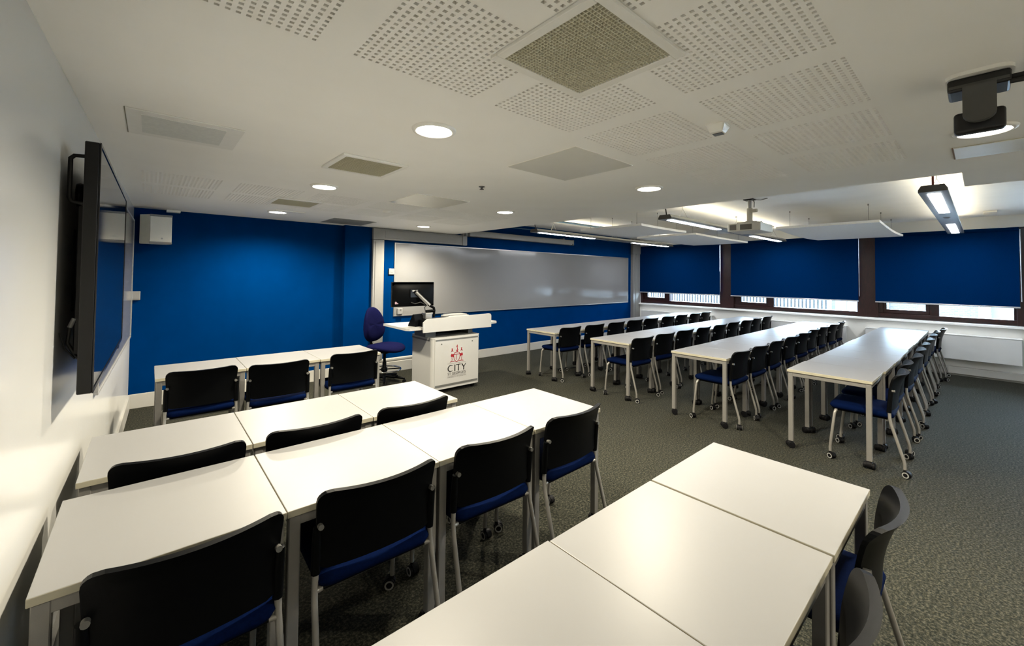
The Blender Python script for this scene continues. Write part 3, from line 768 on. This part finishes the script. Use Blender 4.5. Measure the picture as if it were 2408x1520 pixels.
def words(txt, x0, x1, z, h, name, m):
    c = bpy.data.curves.new(name, 'FONT'); c.body = txt; c.size = 1.0; c.extrude = 0.0
    o = bpy.data.objects.new('tmp_text', c); COL.objects.link(o)
    bpy.context.view_layer.update()
    me = bpy.data.meshes.new_from_object(o.evaluated_get(bpy.context.evaluated_depsgraph_get()))
    bpy.data.objects.remove(o); me.name = name
    xs = [v.co.x for v in me.vertices]; ys = [v.co.y for v in me.vertices]
    a, b_, c0, c1 = min(xs), max(xs), min(ys), max(ys)
    for v in me.vertices:
        v.co = Vector((x0 + (v.co.x - a) / (b_ - a) * (x1 - x0), YT - 0.0012, z + (v.co.y - c0) / (c1 - c0) * h))
    me.materials.clear(); me.materials.append(MATS[m])
    return part(name, me, fp)
words("ST GEORGE'S", XC - 0.146, XC + 0.142, 0.232, 0.034, 'lettering_st_georges', 'logo_black')
words("UNIVERSITY OF LONDON", XC - 0.150, XC + 0.146, 0.196, 0.016, 'lettering_university', 'logo_grey')
flat([[(XC - 0.150, 0.3835), (XC + 0.146, 0.3835), (XC + 0.146, 0.3855), (XC - 0.150, 0.3855)], [(XC - 0.150, 0.2205), (XC + 0.146, 0.2205), (XC + 0.146, 0.2225), (XC - 0.150, 0.2225)]], 'lettering_rule', 'logo_grey')
# crest: shield, supporters, helm and flame
SXc = XC - 0.004
def outline(pts, t):
    out = []; n = len(pts); cx = sum(p[0] for p in pts) / n; cz = sum(p[1] for p in pts) / n
    inn = [(cx + (p[0] - cx) * (1 - t), cz + (p[1] - cz) * (1 - t)) for p in pts]
    return [[pts[k], pts[(k + 1) % n], inn[(k + 1) % n], inn[k]] for k in range(n)]
shield = [(-0.052, 0.500), (-0.052, 0.475), (-0.046, 0.44), (-0.030, 0.412), (0, 0.394), (0.030, 0.412), (0.046, 0.44), (0.052, 0.475), (0.052, 0.500), (0.044, 0.524), (0.018, 0.533), (-0.018, 0.533), (-0.044, 0.524)]
cr = outline([(SXc + x, z) for x, z in shield], 0.13)
cr.append([(SXc - 0.050, 0.496), (SXc + 0.050, 0.500), (SXc + 0.050, 0.508), (SXc - 0.050, 0.504)])
cr.append([(SXc - 0.016, 0.425), (SXc - 0.009, 0.425), (SXc - 0.009, 0.504), (SXc - 0.016, 0.504)])
for s in (-1, 1):
    cr.append([(SXc + s * x, z) for x, z in ((0.050, 0.512), (0.066, 0.505), (0.084, 0.518), (0.096, 0.500), (0.098, 0.482), (0.082, 0.470), (0.070, 0.478), (0.060, 0.462), (0.050, 0.470))])
    cr.append([(SXc + s * x, z) for x, z in ((0.060, 0.552), (0.090, 0.548), (0.092, 0.553), (0.084, 0.558), (0.080, 0.568), (0.088, 0.584), (0.064, 0.586), (0.070, 0.566), (0.066, 0.557))])
    cr.append([(SXc + s * x, z) for x, z in ((0.030, 0.402), (0.070, 0.408), (0.112, 0.402), (0.104, 0.412), (0.085, 0.414), (0.078, 0.424), (0.072, 0.414), (0.045, 0.412))])
    for k in range(4):
        a_ = radians(30 + 35 * k); x_, z_ = 0.072 + 0.022 * cos(a_), 0.527 + 0.018 * sin(a_)
        cr.append([(SXc + s * x_, z_), (SXc + s * (x_ + 0.010), z_ + 0.004), (SXc + s * (x_ + 0.002), z_ + 0.010)])
    cr.append([(SXc + s * x, z) for x, z in ((0.078, 0.465), (0.084, 0.465), (0.078, 0.436), (0.083, 0.424), (0.076, 0.424), (0.072, 0.436))])
cr.append([(SXc + x, z) for x, z in ((-0.006, 0.530), (0.010, 0.534), (0.018, 0.545), (0.012, 0.552), (0.014, 0.563), (-0.018, 0.563), (-0.014, 0.556), (-0.004, 0.550))])
cr.append([(SXc + x, z) for x, z in ((0.002, 0.570), (0.020, 0.556), (0.022, 0.562), (0.012, 0.576), (0.008, 0.594), (0.002, 0.594))])
cr.append([(SXc + x, z) for x, z in ((0.000, 0.592), (0.010, 0.598), (0.012, 0.612), (0.004, 0.636), (0.001, 0.622), (-0.008, 0.612), (-0.006, 0.598))])
flat(cr, 'crest', 'logo_red')
# wheels
wh = MB(); wh.prism([(0.028 * cos(2 * pi * k / 14), 0.028 + 0.028 * sin(2 * pi * k / 14)) for k in range(14)], 'x', -0.018, 0.018); wh.box(-0.022, 0.022, -0.02, 0.02, 0.04, 0.061)
whm = wh.mesh('wheel', ['black_rubber'])
for x in (0.08, CW - 0.08):
    for y in (0.07, CD - 0.07): part('wheel', whm, le, (x, y, 0), (0, 0, random.uniform(-1, 1)))
# lifting columns and worktop
MB().box(-0.03, 0.13, 0.12, 0.42, 0.750, 0.868, bev=0.004, seg=1).build('column', 'lectern_grey', le)
MB().box(0.66, 0.735, 0.12, 0.42, 0.750, 0.868, bev=0.004, seg=1).build('column', 'lectern_grey', le)
MB().box(0.13, 0.66, 0.30, 0.40, 0.752, 0.86).build('shadow_box', 'black_plastic', le)
wt = MB(); wt.prism([(-0.34, 0.73), (-0.345, 0.06), (-0.31, 0.015), (-0.10, 0.0), (0.92, 0.0), (1.13, 0.06), (1.15, 0.10), (1.15, 0.40), (1.12, 0.73)], 'z', 0.868, 0.898)
wt.build('worktop', 'lectern_white', le)
fas = MB(); pts = [(-0.145, 0.835), (0.955, 0.835), (0.955, 0.995)] + [(0.955 - 0.035 + 0.035 * cos(a), 0.995 + 0.035 * sin(a)) for a in (pi / 8, pi / 4, 3 * pi / 8, pi / 2)] + [(-0.09, 1.008), (-0.145, 0.965)]
fas.prism(pts, 'y', -0.035, -0.015); fas.build('fascia', 'lectern_white', le)
MB().box(-0.10, 0.93, -0.015, 0.30, 0.898, 0.985, bev=0.004, seg=1).build('equipment_tray', 'black_plastic', le)
doc = thing('document_camera', 'flat white visualiser case lying on top of the lectern', 'visualiser', (3.24, 4.93, 0.985))
MB().box(-0.17, 0.17, -0.09, 0.12, 0.0, 0.035, bev=0.008).build('case', 'lectern_white', doc)
MB().box(-0.15, 0.15, -0.07, 0.10, 0.035, 0.048, bev=0.006).build('lid', 'white_plastic', doc)
ph = thing('control_panel', 'black angled control phone on the lectern worktop beside the monitor arm', 'telephone', (2.66, 5.02, 0.898), 0.25)
b = MB(); b.prism([(-0.09, 0), (0.06, 0), (0.05, 0.03), (-0.03, 0.16), (-0.05, 0.16)], 'x', -0.07, 0.07); b.build('body', 'black_plastic', ph)
MB().box(-0.05, 0.05, 0.012, 0.03, 0.04, 0.075, bev=0.004).build('handset', 'black_gloss', ph)
MB().box(0.075, 0.12, -0.02, 0.03, 0.0, 0.15, bev=0.01).build('side_unit', 'black_plastic', ph)
mo = thing('monitor', 'black desktop monitor seen from behind on a silver spring arm', 'monitor', (2.665, 5.09, 0))
MB().box(-0.312, 0.312, 0.0, 0.022, 1.152, 1.482, bev=0.003, seg=1).build('panel', 'black_gloss', mo)
hs = MB(); hs.grid(lambda u, v: (-0.305 + 0.61 * u, -0.028 * sin(pi * u) ** 0.5 * sin(pi * min(1, v * 1.15)) ** 0.5 + 0.0 if 0 < u < 1 and 0 < v < 1 else 0.0, 1.158 + 0.318 * v), 16, 12)
hs.build('rear_housing', 'black_plastic', mo)
MB().box(-0.065, 0.055, -0.042, -0.026, 1.275, 1.385, bev=0.003, seg=1).build('mount_plate', 'black_gloss', mo)
MB().box(-0.04, 0.035, -0.046, -0.042, 1.355, 1.372).build('label_sticker', 'sticker_white', mo)
MB().box(-0.268, -0.222, -0.012, -0.006, 1.192, 1.222).build('asset_tag', 'label_pink', mo)
am = MB(); am.tube([(0.005, -0.055, 1.35), (0.19, -0.10, 1.165)], [0.022, 0.024], 8); am.build('spring_arm', 'alu', mo)
am = MB(); am.tube([(0.0, -0.03, 1.345), (0.005, -0.06, 1.35)], 0.02, 10); am.tube([(0.17, -0.10, 1.175), (0.25, -0.11, 1.13), (0.26, -0.11, 1.085)], 0.019, 8); am.tube([(0.26, -0.11, 1.09), (0.14, -0.10, 1.085)], 0.02, 8); am.tube([(0.26, -0.11, 1.09), (0.25, -0.11, 1.0)], 0.016, 10); am.build('arm_joint', 'black_plastic', mo)
am = MB(); am.tube([(0.15, -0.10, 1.17), (0.12, -0.09, 1.14), (0.13, -0.10, 1.08), (0.10, -0.08, 1.02)], 0.007, 6); am.tube([(-0.05, -0.03, 1.21), (0.0, -0.05, 1.19), (0.08, -0.05, 1.21), (0.13, -0.08, 1.18)], 0.006, 6); am.build('cable', 'cable_black', mo)
MB().box(0.10, 0.20, -0.16, -0.04, 0.985, 1.07, bev=0.01).build('arm_base', 'alu', mo)

# ------------------------------------------------------------------ office chair
oc = thing('office_chair', 'dark blue draughtsman swivel chair with chrome foot ring beside lectern', 'chair', (2.60, 5.82, 0), radians(-62))
# local +x is the way it faces
def blob(pts_fn, nu, nv, name, m, parent):
    b = MB(); b.grid(pts_fn, nu, nv); return b.build(name, m, parent)
def seat_fn(u, v):
    a = 2 * pi * u; ph_ = pi * (v - 0.5)
    r = abs(cos(ph_)) ** 0.45
    ex = (abs(cos(a)) ** 0.75) * (1 if cos(a) > 0 else -1); ey = (abs(sin(a)) ** 0.75) * (1 if sin(a) > 0 else -1)
    x = 0.02 + 0.255 * r * ex; y = 0.255 * r * ey
    z = 0.515 + 0.048 * sin(ph_) + 0.012 * (y / 0.235) ** 2 - 0.03 * max(0, x / 0.25) ** 3
    return (x, y, z)
blob(seat_fn, 32, 12, 'seat', 'office_blue', oc)
def back_fn(u, v):
    a = 2 * pi * u; ph_ = pi * (v - 0.5)
    ca, sa = cos(a), sin(a)
    t = (sa + 1) / 2                                   # 0 bottom, 1 top
    w = 0.228 - 0.06 * t ** 1.5
    r = abs(cos(ph_)) ** 0.4
    y = w * r * (abs(ca) ** 0.8) * (1 if ca > 0 else -1)
    zz = r * (abs(sa) ** 0.85) * (1 if sa > 0 else -1)
    z = 0.835 + 0.255 * zz
    crease = 0.016 * math.exp(-((z - (0.775 + 0.45 * abs(y))) / 0.018) ** 2) * max(0, sin(ph_))
    x = -0.235 + 0.052 * sin(ph_) * (1 + 0.25 * cos((z - 0.72) * 9)) + 0.05 * (y / 0.2) ** 2 - crease - 0.06 * (z - 0.8)
    return (x, y, z)
blob(back_fn, 48, 16, 'backrest', 'office_blue', oc)
st = MB(); st.tube([(-0.25, 0, 0.80), (-0.27, 0, 0.62), (-0.22, 0, 0.50), (-0.08, 0, 0.455)], 0.02, 8); st.build('back_stem', 'black_plastic', oc)
MB().box(-0.12, 0.10, -0.09, 0.09, 0.435, 0.475, bev=0.012).build('mechanism', 'black_plastic', oc)
g = MB(); g.lathe([(0.028, 0.08), (0.028, 0.30), (0.020, 0.30), (0.020, 0.44)], 16); g.build('gas_lift', 'black_plastic', oc)
rg = MB(); rg.tube([(0.235 * cos(2 * pi * k / 32), 0.235 * sin(2 * pi * k / 32), 0.19) for k in range(33)], 0.011, 8, caps=False); rg.build('foot_ring', 'chrome', oc)
rs = MB(); rs.lathe([(0.03, 0.16), (0.045, 0.165), (0.045, 0.215), (0.03, 0.22)], 16)
for k in range(4):
    a_ = pi / 4 + k * pi / 2; rs.tube([(0.04 * cos(a_), 0.04 * sin(a_), 0.19), (0.23 * cos(a_), 0.23 * sin(a_), 0.19)], 0.009, 8)
rs.build('ring_spokes', 'black_plastic', oc)
cme2 = MB()
for s in (-1, 1): cme2.prism([(0.024 * cos(2 * pi * k / 14), 0.024 + 0.024 * sin(2 * pi * k / 14)) for k in range(14)], 'y', s * 0.005, s * 0.022)
cme2.tube([(0, 0, 0.03), (0, 0, 0.065)], 0.008, 8)
cm2 = cme2.mesh('caster', ['black_rubber'])
for k in range(5):
    a_ = 2 * pi * k / 5 + 0.35
    lg = MB(); lg.tube([(0.02 * cos(a_), 0.02 * sin(a_), 0.095), (0.15 * cos(a_), 0.15 * sin(a_), 0.085), (0.30 * cos(a_), 0.30 * sin(a_), 0.062)], [0.026, 0.022, 0.015], 8)
    l_ = lg.build('base_leg', 'black_plastic', oc); part('caster', cm2, l_, (0.295 * cos(a_), 0.295 * sin(a_), 0), (0, 0, a_))

# ------------------------------------------------------------------ ceiling lights
def downlight_proto():
    t = thing('downlight', 'x', 'light')
    ring = MB(); ring.lathe([(0.088, 0.0), (0.088, -0.010), (0.094, -0.014), (0.108, -0.009), (0.112, -0.0005), (0.112, 0.0)], 40); ring.build('trim_ring', 'fixture_white', t)
    ln = MB(); ln.lathe([(0.0, -0.004), (0.089, -0.004), (0.089, -0.001), (0.0, -0.001)], 40); ln.build('lens', 'lens_light', t)
    return t
ld = bpy.data.lights.new('downlight_beam', 'SPOT'); ld.energy = DOWNLIGHT_W; ld.color = DOWNLIGHT_COL; ld.spot_size = radians(160); ld.spot_blend = 0.75; ld.shadow_soft_size = 0.085
dl = [(1.08, -1.87, 'round ceiling downlight behind the camera near the side wall'),
      (1.07, 1.853, 'largest bright round downlight over the near table rows'), (1.09, 3.696, 'round downlight between two square grilles over the blue wall row'),
      (1.137, 5.638, 'round downlight close to the plain blue wall'), (3.075, -1.87, 'round ceiling downlight behind the camera near the aisle'),
      (3.046, -0.015, 'round downlight half hidden by the ceiling camera'), (3.083, 1.828, 'round downlight over the aisle near the ceiling step'),
      (3.065, 3.663, 'round downlight over the aisle in front of the lectern'), (3.106, 5.648, 'round downlight above the lectern by the trunking')]
dproto = downlight_proto()
for i, (x, y, l) in enumerate(dl):
    if i == 0: o = dproto; o.location = (x, y, ZC); o['label'] = l
    else: o = dup(dproto, (x, y, ZC), 0, l)
    o['group'] = 'round ceiling downlights'
    s = bpy.data.objects.new('downlight_beam', ld); COL.objects.link(s); s.parent = o; s.location = (0, 0, -0.02)

# suspended linear lights
plab = ['long grey suspended light nearest the long whiteboard', 'long grey suspended light behind the projector', 'long grey suspended light seen end-on near the step in ceiling']
pz = 2.352
for i, (y, x0, x1) in enumerate([(5.22, 5.03, 9.80), (2.775, 5.07, 9.86), (0.277, 5.06, 9.84)]):
    t = thing('pendant_light', plab[i], 'light', (x0, y, pz), group='suspended linear lights')
    Lp = x1 - x0; hw = 0.092
    MB().prism([(-hw, 0.0), (hw, 0.0), (hw, 0.022), (hw - 0.02, 0.058), (-hw + 0.02, 0.058), (-hw, 0.022)], 'x', 0.0, Lp, 0, mi_cap=1).build('body', ['pendant_body', 'pendant_end'], t)
    for (a0, a1) in ((0.14, 1.68), (Lp - 1.68, Lp - 0.14)):
        MB().box(a0, a1, -0.042, 0.042, -0.003, 0.001).build('diffuser', 'pendant_light', t)
        lv = MB(); n = 14
        for k in range(n + 1): lv.box(a0 + (a1 - a0) * k / n - 0.002, a0 + (a1 - a0) * k / n + 0.002, -0.042, 0.042, -0.006, -0.003)
        lv.build('louvre', 'alu', t)
    MB().box(0.12, Lp - 0.12, -0.045, 0.045, 0.0585, 0.0605).build('uplight', 'pendant_uplight', t)
    k = MB(); k.lathe([(0, -0.018), (0.02, -0.016), (0.034, -0.004), (0.036, 0.0)], 20, c=(Lp / 2 - 0.2, 0, 0)); k.build('presence_sensor', 'white_plastic', t)
    for xx in (0.5, Lp / 2, Lp - 0.5):
        sw = MB(); zt = ZU - pz
        sw.tube([(xx, 0, zt), (xx, 0, zt - 0.09)], 0.0025, 6); sw.tube([(xx, 0, zt - 0.09), (xx, -0.07, 0.05)], 0.002, 6); sw.tube([(xx, 0, zt - 0.09), (xx, 0.07, 0.05)], 0.002, 6); sw.box(xx - 0.012, xx + 0.012, -0.012, 0.012, zt - 0.018, zt - 0.001)
        sw.build('suspension_wire', 'wire_steel', t)
    cbl = MB(); zt = ZU - pz
    cbl.tube([(0.05, 0.0, 0.055), (0.03, 0.0, 0.12), (-0.02, -0.005, 0.20), (-0.04, -0.01, zt - 0.002)], 0.008, 8)
    cbl.build('flex', 'cable_red' if i == 2 else 'cable_black', t)

# acoustic rafts
rlab = ['white acoustic ceiling raft farthest from the windows', 'white acoustic ceiling raft hanging beside the first window blind', 'large white curved acoustic raft in front of the pier between blinds']
for i, (x0, x1, y0, y1, z0) in enumerate([(5.46, 6.87, 3.36, 4.52, 2.352), (7.25, 9.70, 3.37, 4.56, 2.350), (7.27, 9.76, 0.90, 2.12, 2.352)]):
    t = thing('acoustic_raft', rlab[i], 'raft', ((x0 + x1) / 2, (y0 + y1) / 2, z0), group='acoustic rafts under the raised ceiling')
    hx, hy = (x1 - x0) / 2, (y1 - y0) / 2; sag = 0.030 if i == 2 else 0.008
    b = MB(); n = 20
    zz = lambda u: -sag * sin(pi * u) - (0.012 * u if i == 2 else 0)
    vs = []
    for k in range(n + 1):
        u = k / n; x = -hx + 2 * hx * u
        vs += [(x, -hy, zz(u)), (x, hy, zz(u)), (x, hy, zz(u) + 0.034), (x, -hy, zz(u) + 0.034)]
    fs = []
    for k in range(n):
        a_ = 4 * k; c_ = a_ + 4
        fs += [(a_, a_ + 1, c_ + 1, c_), (a_ + 2, a_ + 3, c_ + 3, c_ + 2), (a_ + 1, a_ + 2, c_ + 2, c_ + 1), (a_ + 3, a_, c_, c_ + 3)]
    b.add(vs, fs, 0, False); b.add(vs[:4], [(0, 1, 2, 3)]); b.add(vs[-4:], [(3, 2, 1, 0)])
    b.build('panel', 'raft_white', t)
    for ux in (0.07, 0.5, 0.94):
        for s in (-1, 1):
            sw = MB(); x = -hx + 2 * hx * ux; y = s * (hy - 0.14); zt = ZU - z0
            sw.tube([(x, y, zz(ux) + 0.034), (x, y, zt)], 0.0022, 6); sw.tube([(x, y, zt), (x, y, zt - 0.022)], 0.008, 8); sw.tube([(x, y, zz(ux) + 0.034), (x, y, zz(ux) + 0.062)], 0.006, 8)
            sw.build('suspension_wire', 'wire_steel', t)

# ceiling projector
pj = thing('projector', 'cream ceiling-mounted projector hanging in front of the blinds', 'projector', (6.0, 2.05, 2.195))
MB().box(-0.25, 0.22, -0.20, 0.20, 0.0, 0.105, bev=0.012).build('body', 'projector_cream', pj)
for (a0, a1) in ((0.09, 0.17), (-0.10, 0.04)): MB().box(-0.2535, -0.2495, a0, a1, 0.018, 0.088).build('vent', 'projector_vent', pj)
lz = MB(); lz.tube([(0.05, 0.19, 0.055), (0.05, 0.235, 0.055)], 0.045, 20); lz.build('lens', 'black_gloss', pj)
pb = MB(); pb.prism([(-0.17, 0.108), (0.12, 0.108), (0.07, 0.135), (-0.12, 0.135)], 'y', -0.12, 0.12); pb.build('mount_plate', 'projector_cream', pj)
pb = MB(); pb.tube([(-0.03, 0, 0.135), (-0.03, 0, 0.15)], 0.05, 16); pb.tube([(-0.03, 0, 0.15), (-0.03, 0, 0.32)], 0.034, 16); pb.tube([(-0.03, -0.09, 0.285), (-0.03, 0.02, 0.285)], 0.024, 12); pb.build('mount_column', 'projector_cream', pj)
pb = MB(); pb.tube([(-0.03, 0, 0.32), (-0.03, 0, 0.435)], 0.022, 14); pb.build('drop_pole', 'alu', pj)
MB().box(-0.09, 0.03, -0.06, 0.06, 0.428, 0.4395).build('ceiling_plate', 'black_plastic', pj)
pc = MB(); pc.tube([(0.0, -0.03, 0.436), (-0.01, -0.05, 0.40), (-0.02, -0.05, 0.33)], 0.006, 6); pc.tube([(0.0, -0.04, 0.435), (0.02, -0.12, 0.425), (0.02, -0.2, 0.438)], 0.006, 6); pc.tube([(0.03, -0.05, 0.13), (0.10, -0.10, 0.15), (0.16, -0.12, 0.108)], 0.005, 6); pc.build('cable', 'white_plastic', pj)

# ceiling PTZ camera
pt = thing('ceiling_camera', 'black pan-and-tilt camera hanging from the ceiling near the corner of picture', 'camera', (2.21, 0.0, ZC))
MB().prism(rounded(-0.07, 0.10, -0.083, 0.083, 0.045), 'z', -0.014, -0.0005).build('ceiling_plate', 'fixture_white', pt)
MB().box(-0.045, 0.085, -0.074, 0.078, -0.060, -0.014, bev=0.008, seg=2).build('base', 'ptz_black', pt)
MB().box(-0.0475, -0.0445, -0.070, 0.074, -0.050, -0.040).build('base_band', 'ptz_grey', pt)
yk = MB(); yk.prism([(-0.040, -0.055), (0.040, -0.055), (0.040, -0.155)] + [(0.040 * cos(a), -0.155 - 0.030 * sin(a)) for a in [pi * k / 10 for k in range(1, 10)]] + [(-0.040, -0.155)], 'x', -0.072, -0.045)
yk.lathe([(0.036, -0.060), (0.036, -0.085)], 24, c=(-0.005, 0, 0)); yk.build('yoke', 'ptz_grey', pt)
hd = MB(); hd.box(-0.014, 0.034, -0.062, 0.064, -0.208, -0.130, bev=0.012, seg=3); hd.tube([(0.03, 0, -0.165), (0.05, 0, -0.165)], 0.030, 20); hd.build('camera_head', 'ptz_black', pt)
cb = MB(); cb.tube([(0.0, -0.07, -0.035), (0.0, -0.12, -0.035)], 0.009, 8); cb.tube([(0.0, -0.12, -0.035), (0.0, -0.22, -0.03), (0.0, -0.4, -0.012)], 0.006, 8); cb.tube([(-0.03, -0.07, -0.06), (-0.03, -0.11, -0.062)], 0.008, 8)
cb.tube([(-0.03, -0.11, -0.062), (-0.03, -0.15, -0.07), (-0.03, -0.16, -0.09), (-0.03, -0.14, -0.095), (-0.03, -0.15, -0.06), (-0.03, -0.3, -0.01)], 0.005, 8); cb.build('cable', 'cable_black', pt)

# ceiling grilles, hatches and sensors
def slat_grille(name, label, x, y, size, inner, core_n, core_mat, group):
    t = thing(name, label, 'vent', (x, y, ZC), group=group)
    fr = MB(); a, b_ = size / 2, inner / 2
    for (x0, x1, y0, y1) in ((-a, a, -a, -b_), (-a, a, b_, a), (-a, -b_, -b_, b_), (b_, a, -b_, b_)): fr.box(x0, x1, y0, y1, -0.014, -0.0005, bev=0.002, seg=1)
    fr.build('frame', 'fixture_white', t)
    co = MB(); n = core_n
    for k in range(1, n):
        p = -b_ + inner * k / n
        co.box(p - 0.0009, p + 0.0009, -b_, b_, -0.0125, -0.001)
        co.box(-b_, b_, p - 0.0009, p + 0.0009, -0.0125, -0.001)
    co.build('core', core_mat, t)
    MB().box(-b_, b_, -b_, b_, -0.0012, -0.0004).build('back_plate', 'grille_dark' if core_mat == 'grille_grey' else 'louvre_grey', t)
    return t
slat_grille('air_grille', 'large square eggcrate air grille among the perforated ceiling boards', 1.070, 0.866, 0.455, 0.388, 30, 'grille_grey', 'square air grilles')
slat_grille('air_grille', 'square air grille on plain ceiling between two downlights', 1.085, 2.80, 0.435, 0.375, 30, 'louvre_grey', 'square air grilles')
slat_grille('air_grille', 'square air grille overlapping the far perforated ceiling boards', 1.115, 4.75, 0.435, 0.375, 30, 'louvre_grey', 'square air grilles')
pn = thing('ceiling_panel', 'flat ceiling panel with grey inset above the wall screen', 'panel', (0.127, 2.77, ZC))
MB().box(-0.23, 0.23, -0.225, 0.225, -0.006, -0.0005, bev=0.002, seg=1).build('frame', 'fixture_white', pn)
MB().box(-0.175, 0.155, -0.165, 0.16, -0.0075, -0.006).build('inset', 'panel_grey', pn)
gp = MB(); gp.box(-0.233, -0.2305, -0.225, 0.225, -0.004, -0.0005); gp.build('shadow_gap', 'grille_dark', pn)
for l, x, y, m in (('flush square ceiling hatch over the near aisle beside perforated boards', 2.09, 1.83, 'hatch_paint'), ('glossy flush square ceiling hatch between the two far downlights', 2.10, 3.72, 'hatch_paint'), ('dark grey flush ceiling hatch against the blue wall', 2.10, 5.99, 'hatch_dark')):
    t = thing('ceiling_hatch', l, 'hatch', (x, y, ZC), group='flush ceiling hatches')
    MB().box(-0.29, 0.29, -0.30, 0.30, -0.004, -0.0015).build('door', m, t)
    MB().box(-0.295, 0.295, -0.305, 0.305, -0.0015, -0.0004).build('rim', 'ceiling_paint', t)
t = thing('strip_panel', 'long pale strip panel in the ceiling beside the camera', 'panel', (3.50, -0.45, ZC))
MB().box(-0.155, 0.155, -0.55, 0.55, -0.006, -0.001, bev=0.002, seg=1).build('cover', 'hatch_paint', t)
MB().box(-0.155, 0.155, 0.5505, 0.556, -0.004, -0.0005).build('gap', 'edge_brown', t)
sd = thing('ceiling_sensor', 'white angular ceiling sensor between two perforated boards', 'sensor', (2.055, 0.848, ZC), 0.1)
MB().prism(rounded(-0.055, 0.055, -0.045, 0.045, 0.012), 'z', -0.006, -0.0005).build('base', 'fixture_white', sd)
b = MB(); lo = rounded(-0.032, 0.03, -0.028, 0.028, 0.008); hi = rounded(-0.052, 0.052, -0.042, 0.042, 0.012); n = len(lo)
b.add([(x, y, -0.006) for x, y in hi] + [(x, y, -0.038) for x, y in lo], [(k, (k + 1) % n, n + (k + 1) % n, n + k) for k in range(n)] + [tuple(range(2 * n - 1, n - 1, -1))]); b.build('housing', 'fixture_white', sd)
MB().box(-0.01, 0.028, -0.022, 0.022, -0.0405, -0.038).build('lens', 'lectern_grey', sd)
sd = thing('smoke_detector', 'small white round detector on the far perforated ceiling boards', 'detector', (2.06, 4.62, ZC))
b = MB(); b.lathe([(0.05, 0.0), (0.05, -0.012), (0.042, -0.02), (0.03, -0.03), (0.0, -0.034)], 24); b.build('housing', 'fixture_white', sd)
b = MB(); b.lathe([(0.031, -0.029), (0.033, -0.024), (0.041, -0.020)], 24); b.build('slot_ring', 'lectern_grey', sd)
sd = thing('sprinkler', 'tiny dark sprinkler head in the plain ceiling', 'sprinkler', (2.058, 2.768, ZC))
b = MB(); b.lathe([(0.026, 0.0), (0.026, -0.004), (0.010, -0.006), (0.008, -0.02), (0.018, -0.022), (0.018, -0.025), (0, -0.026)], 16); b.build('head', 'lectern_grey', sd)
ex = thing('ceiling_bracket_panel', 'thin cream rectangular plate beside the downlight near blue wall', 'panel', (1.24, 5.50, ZC))
MB().box(-0.16, 0.16, -0.05, 0.05, -0.012, -0.0005, bev=0.003, seg=1).build('plate', 'fixture_white', ex)
sn = MB().box(9.35, 9.6, -0.16, -0.02, ZU - 0.03, ZU - 0.002, bev=0.004).build('exit_plate', 'fixture_white'); tag(sn, 'small grey fitting on the raised ceiling beside the end-on light', 'fitting')
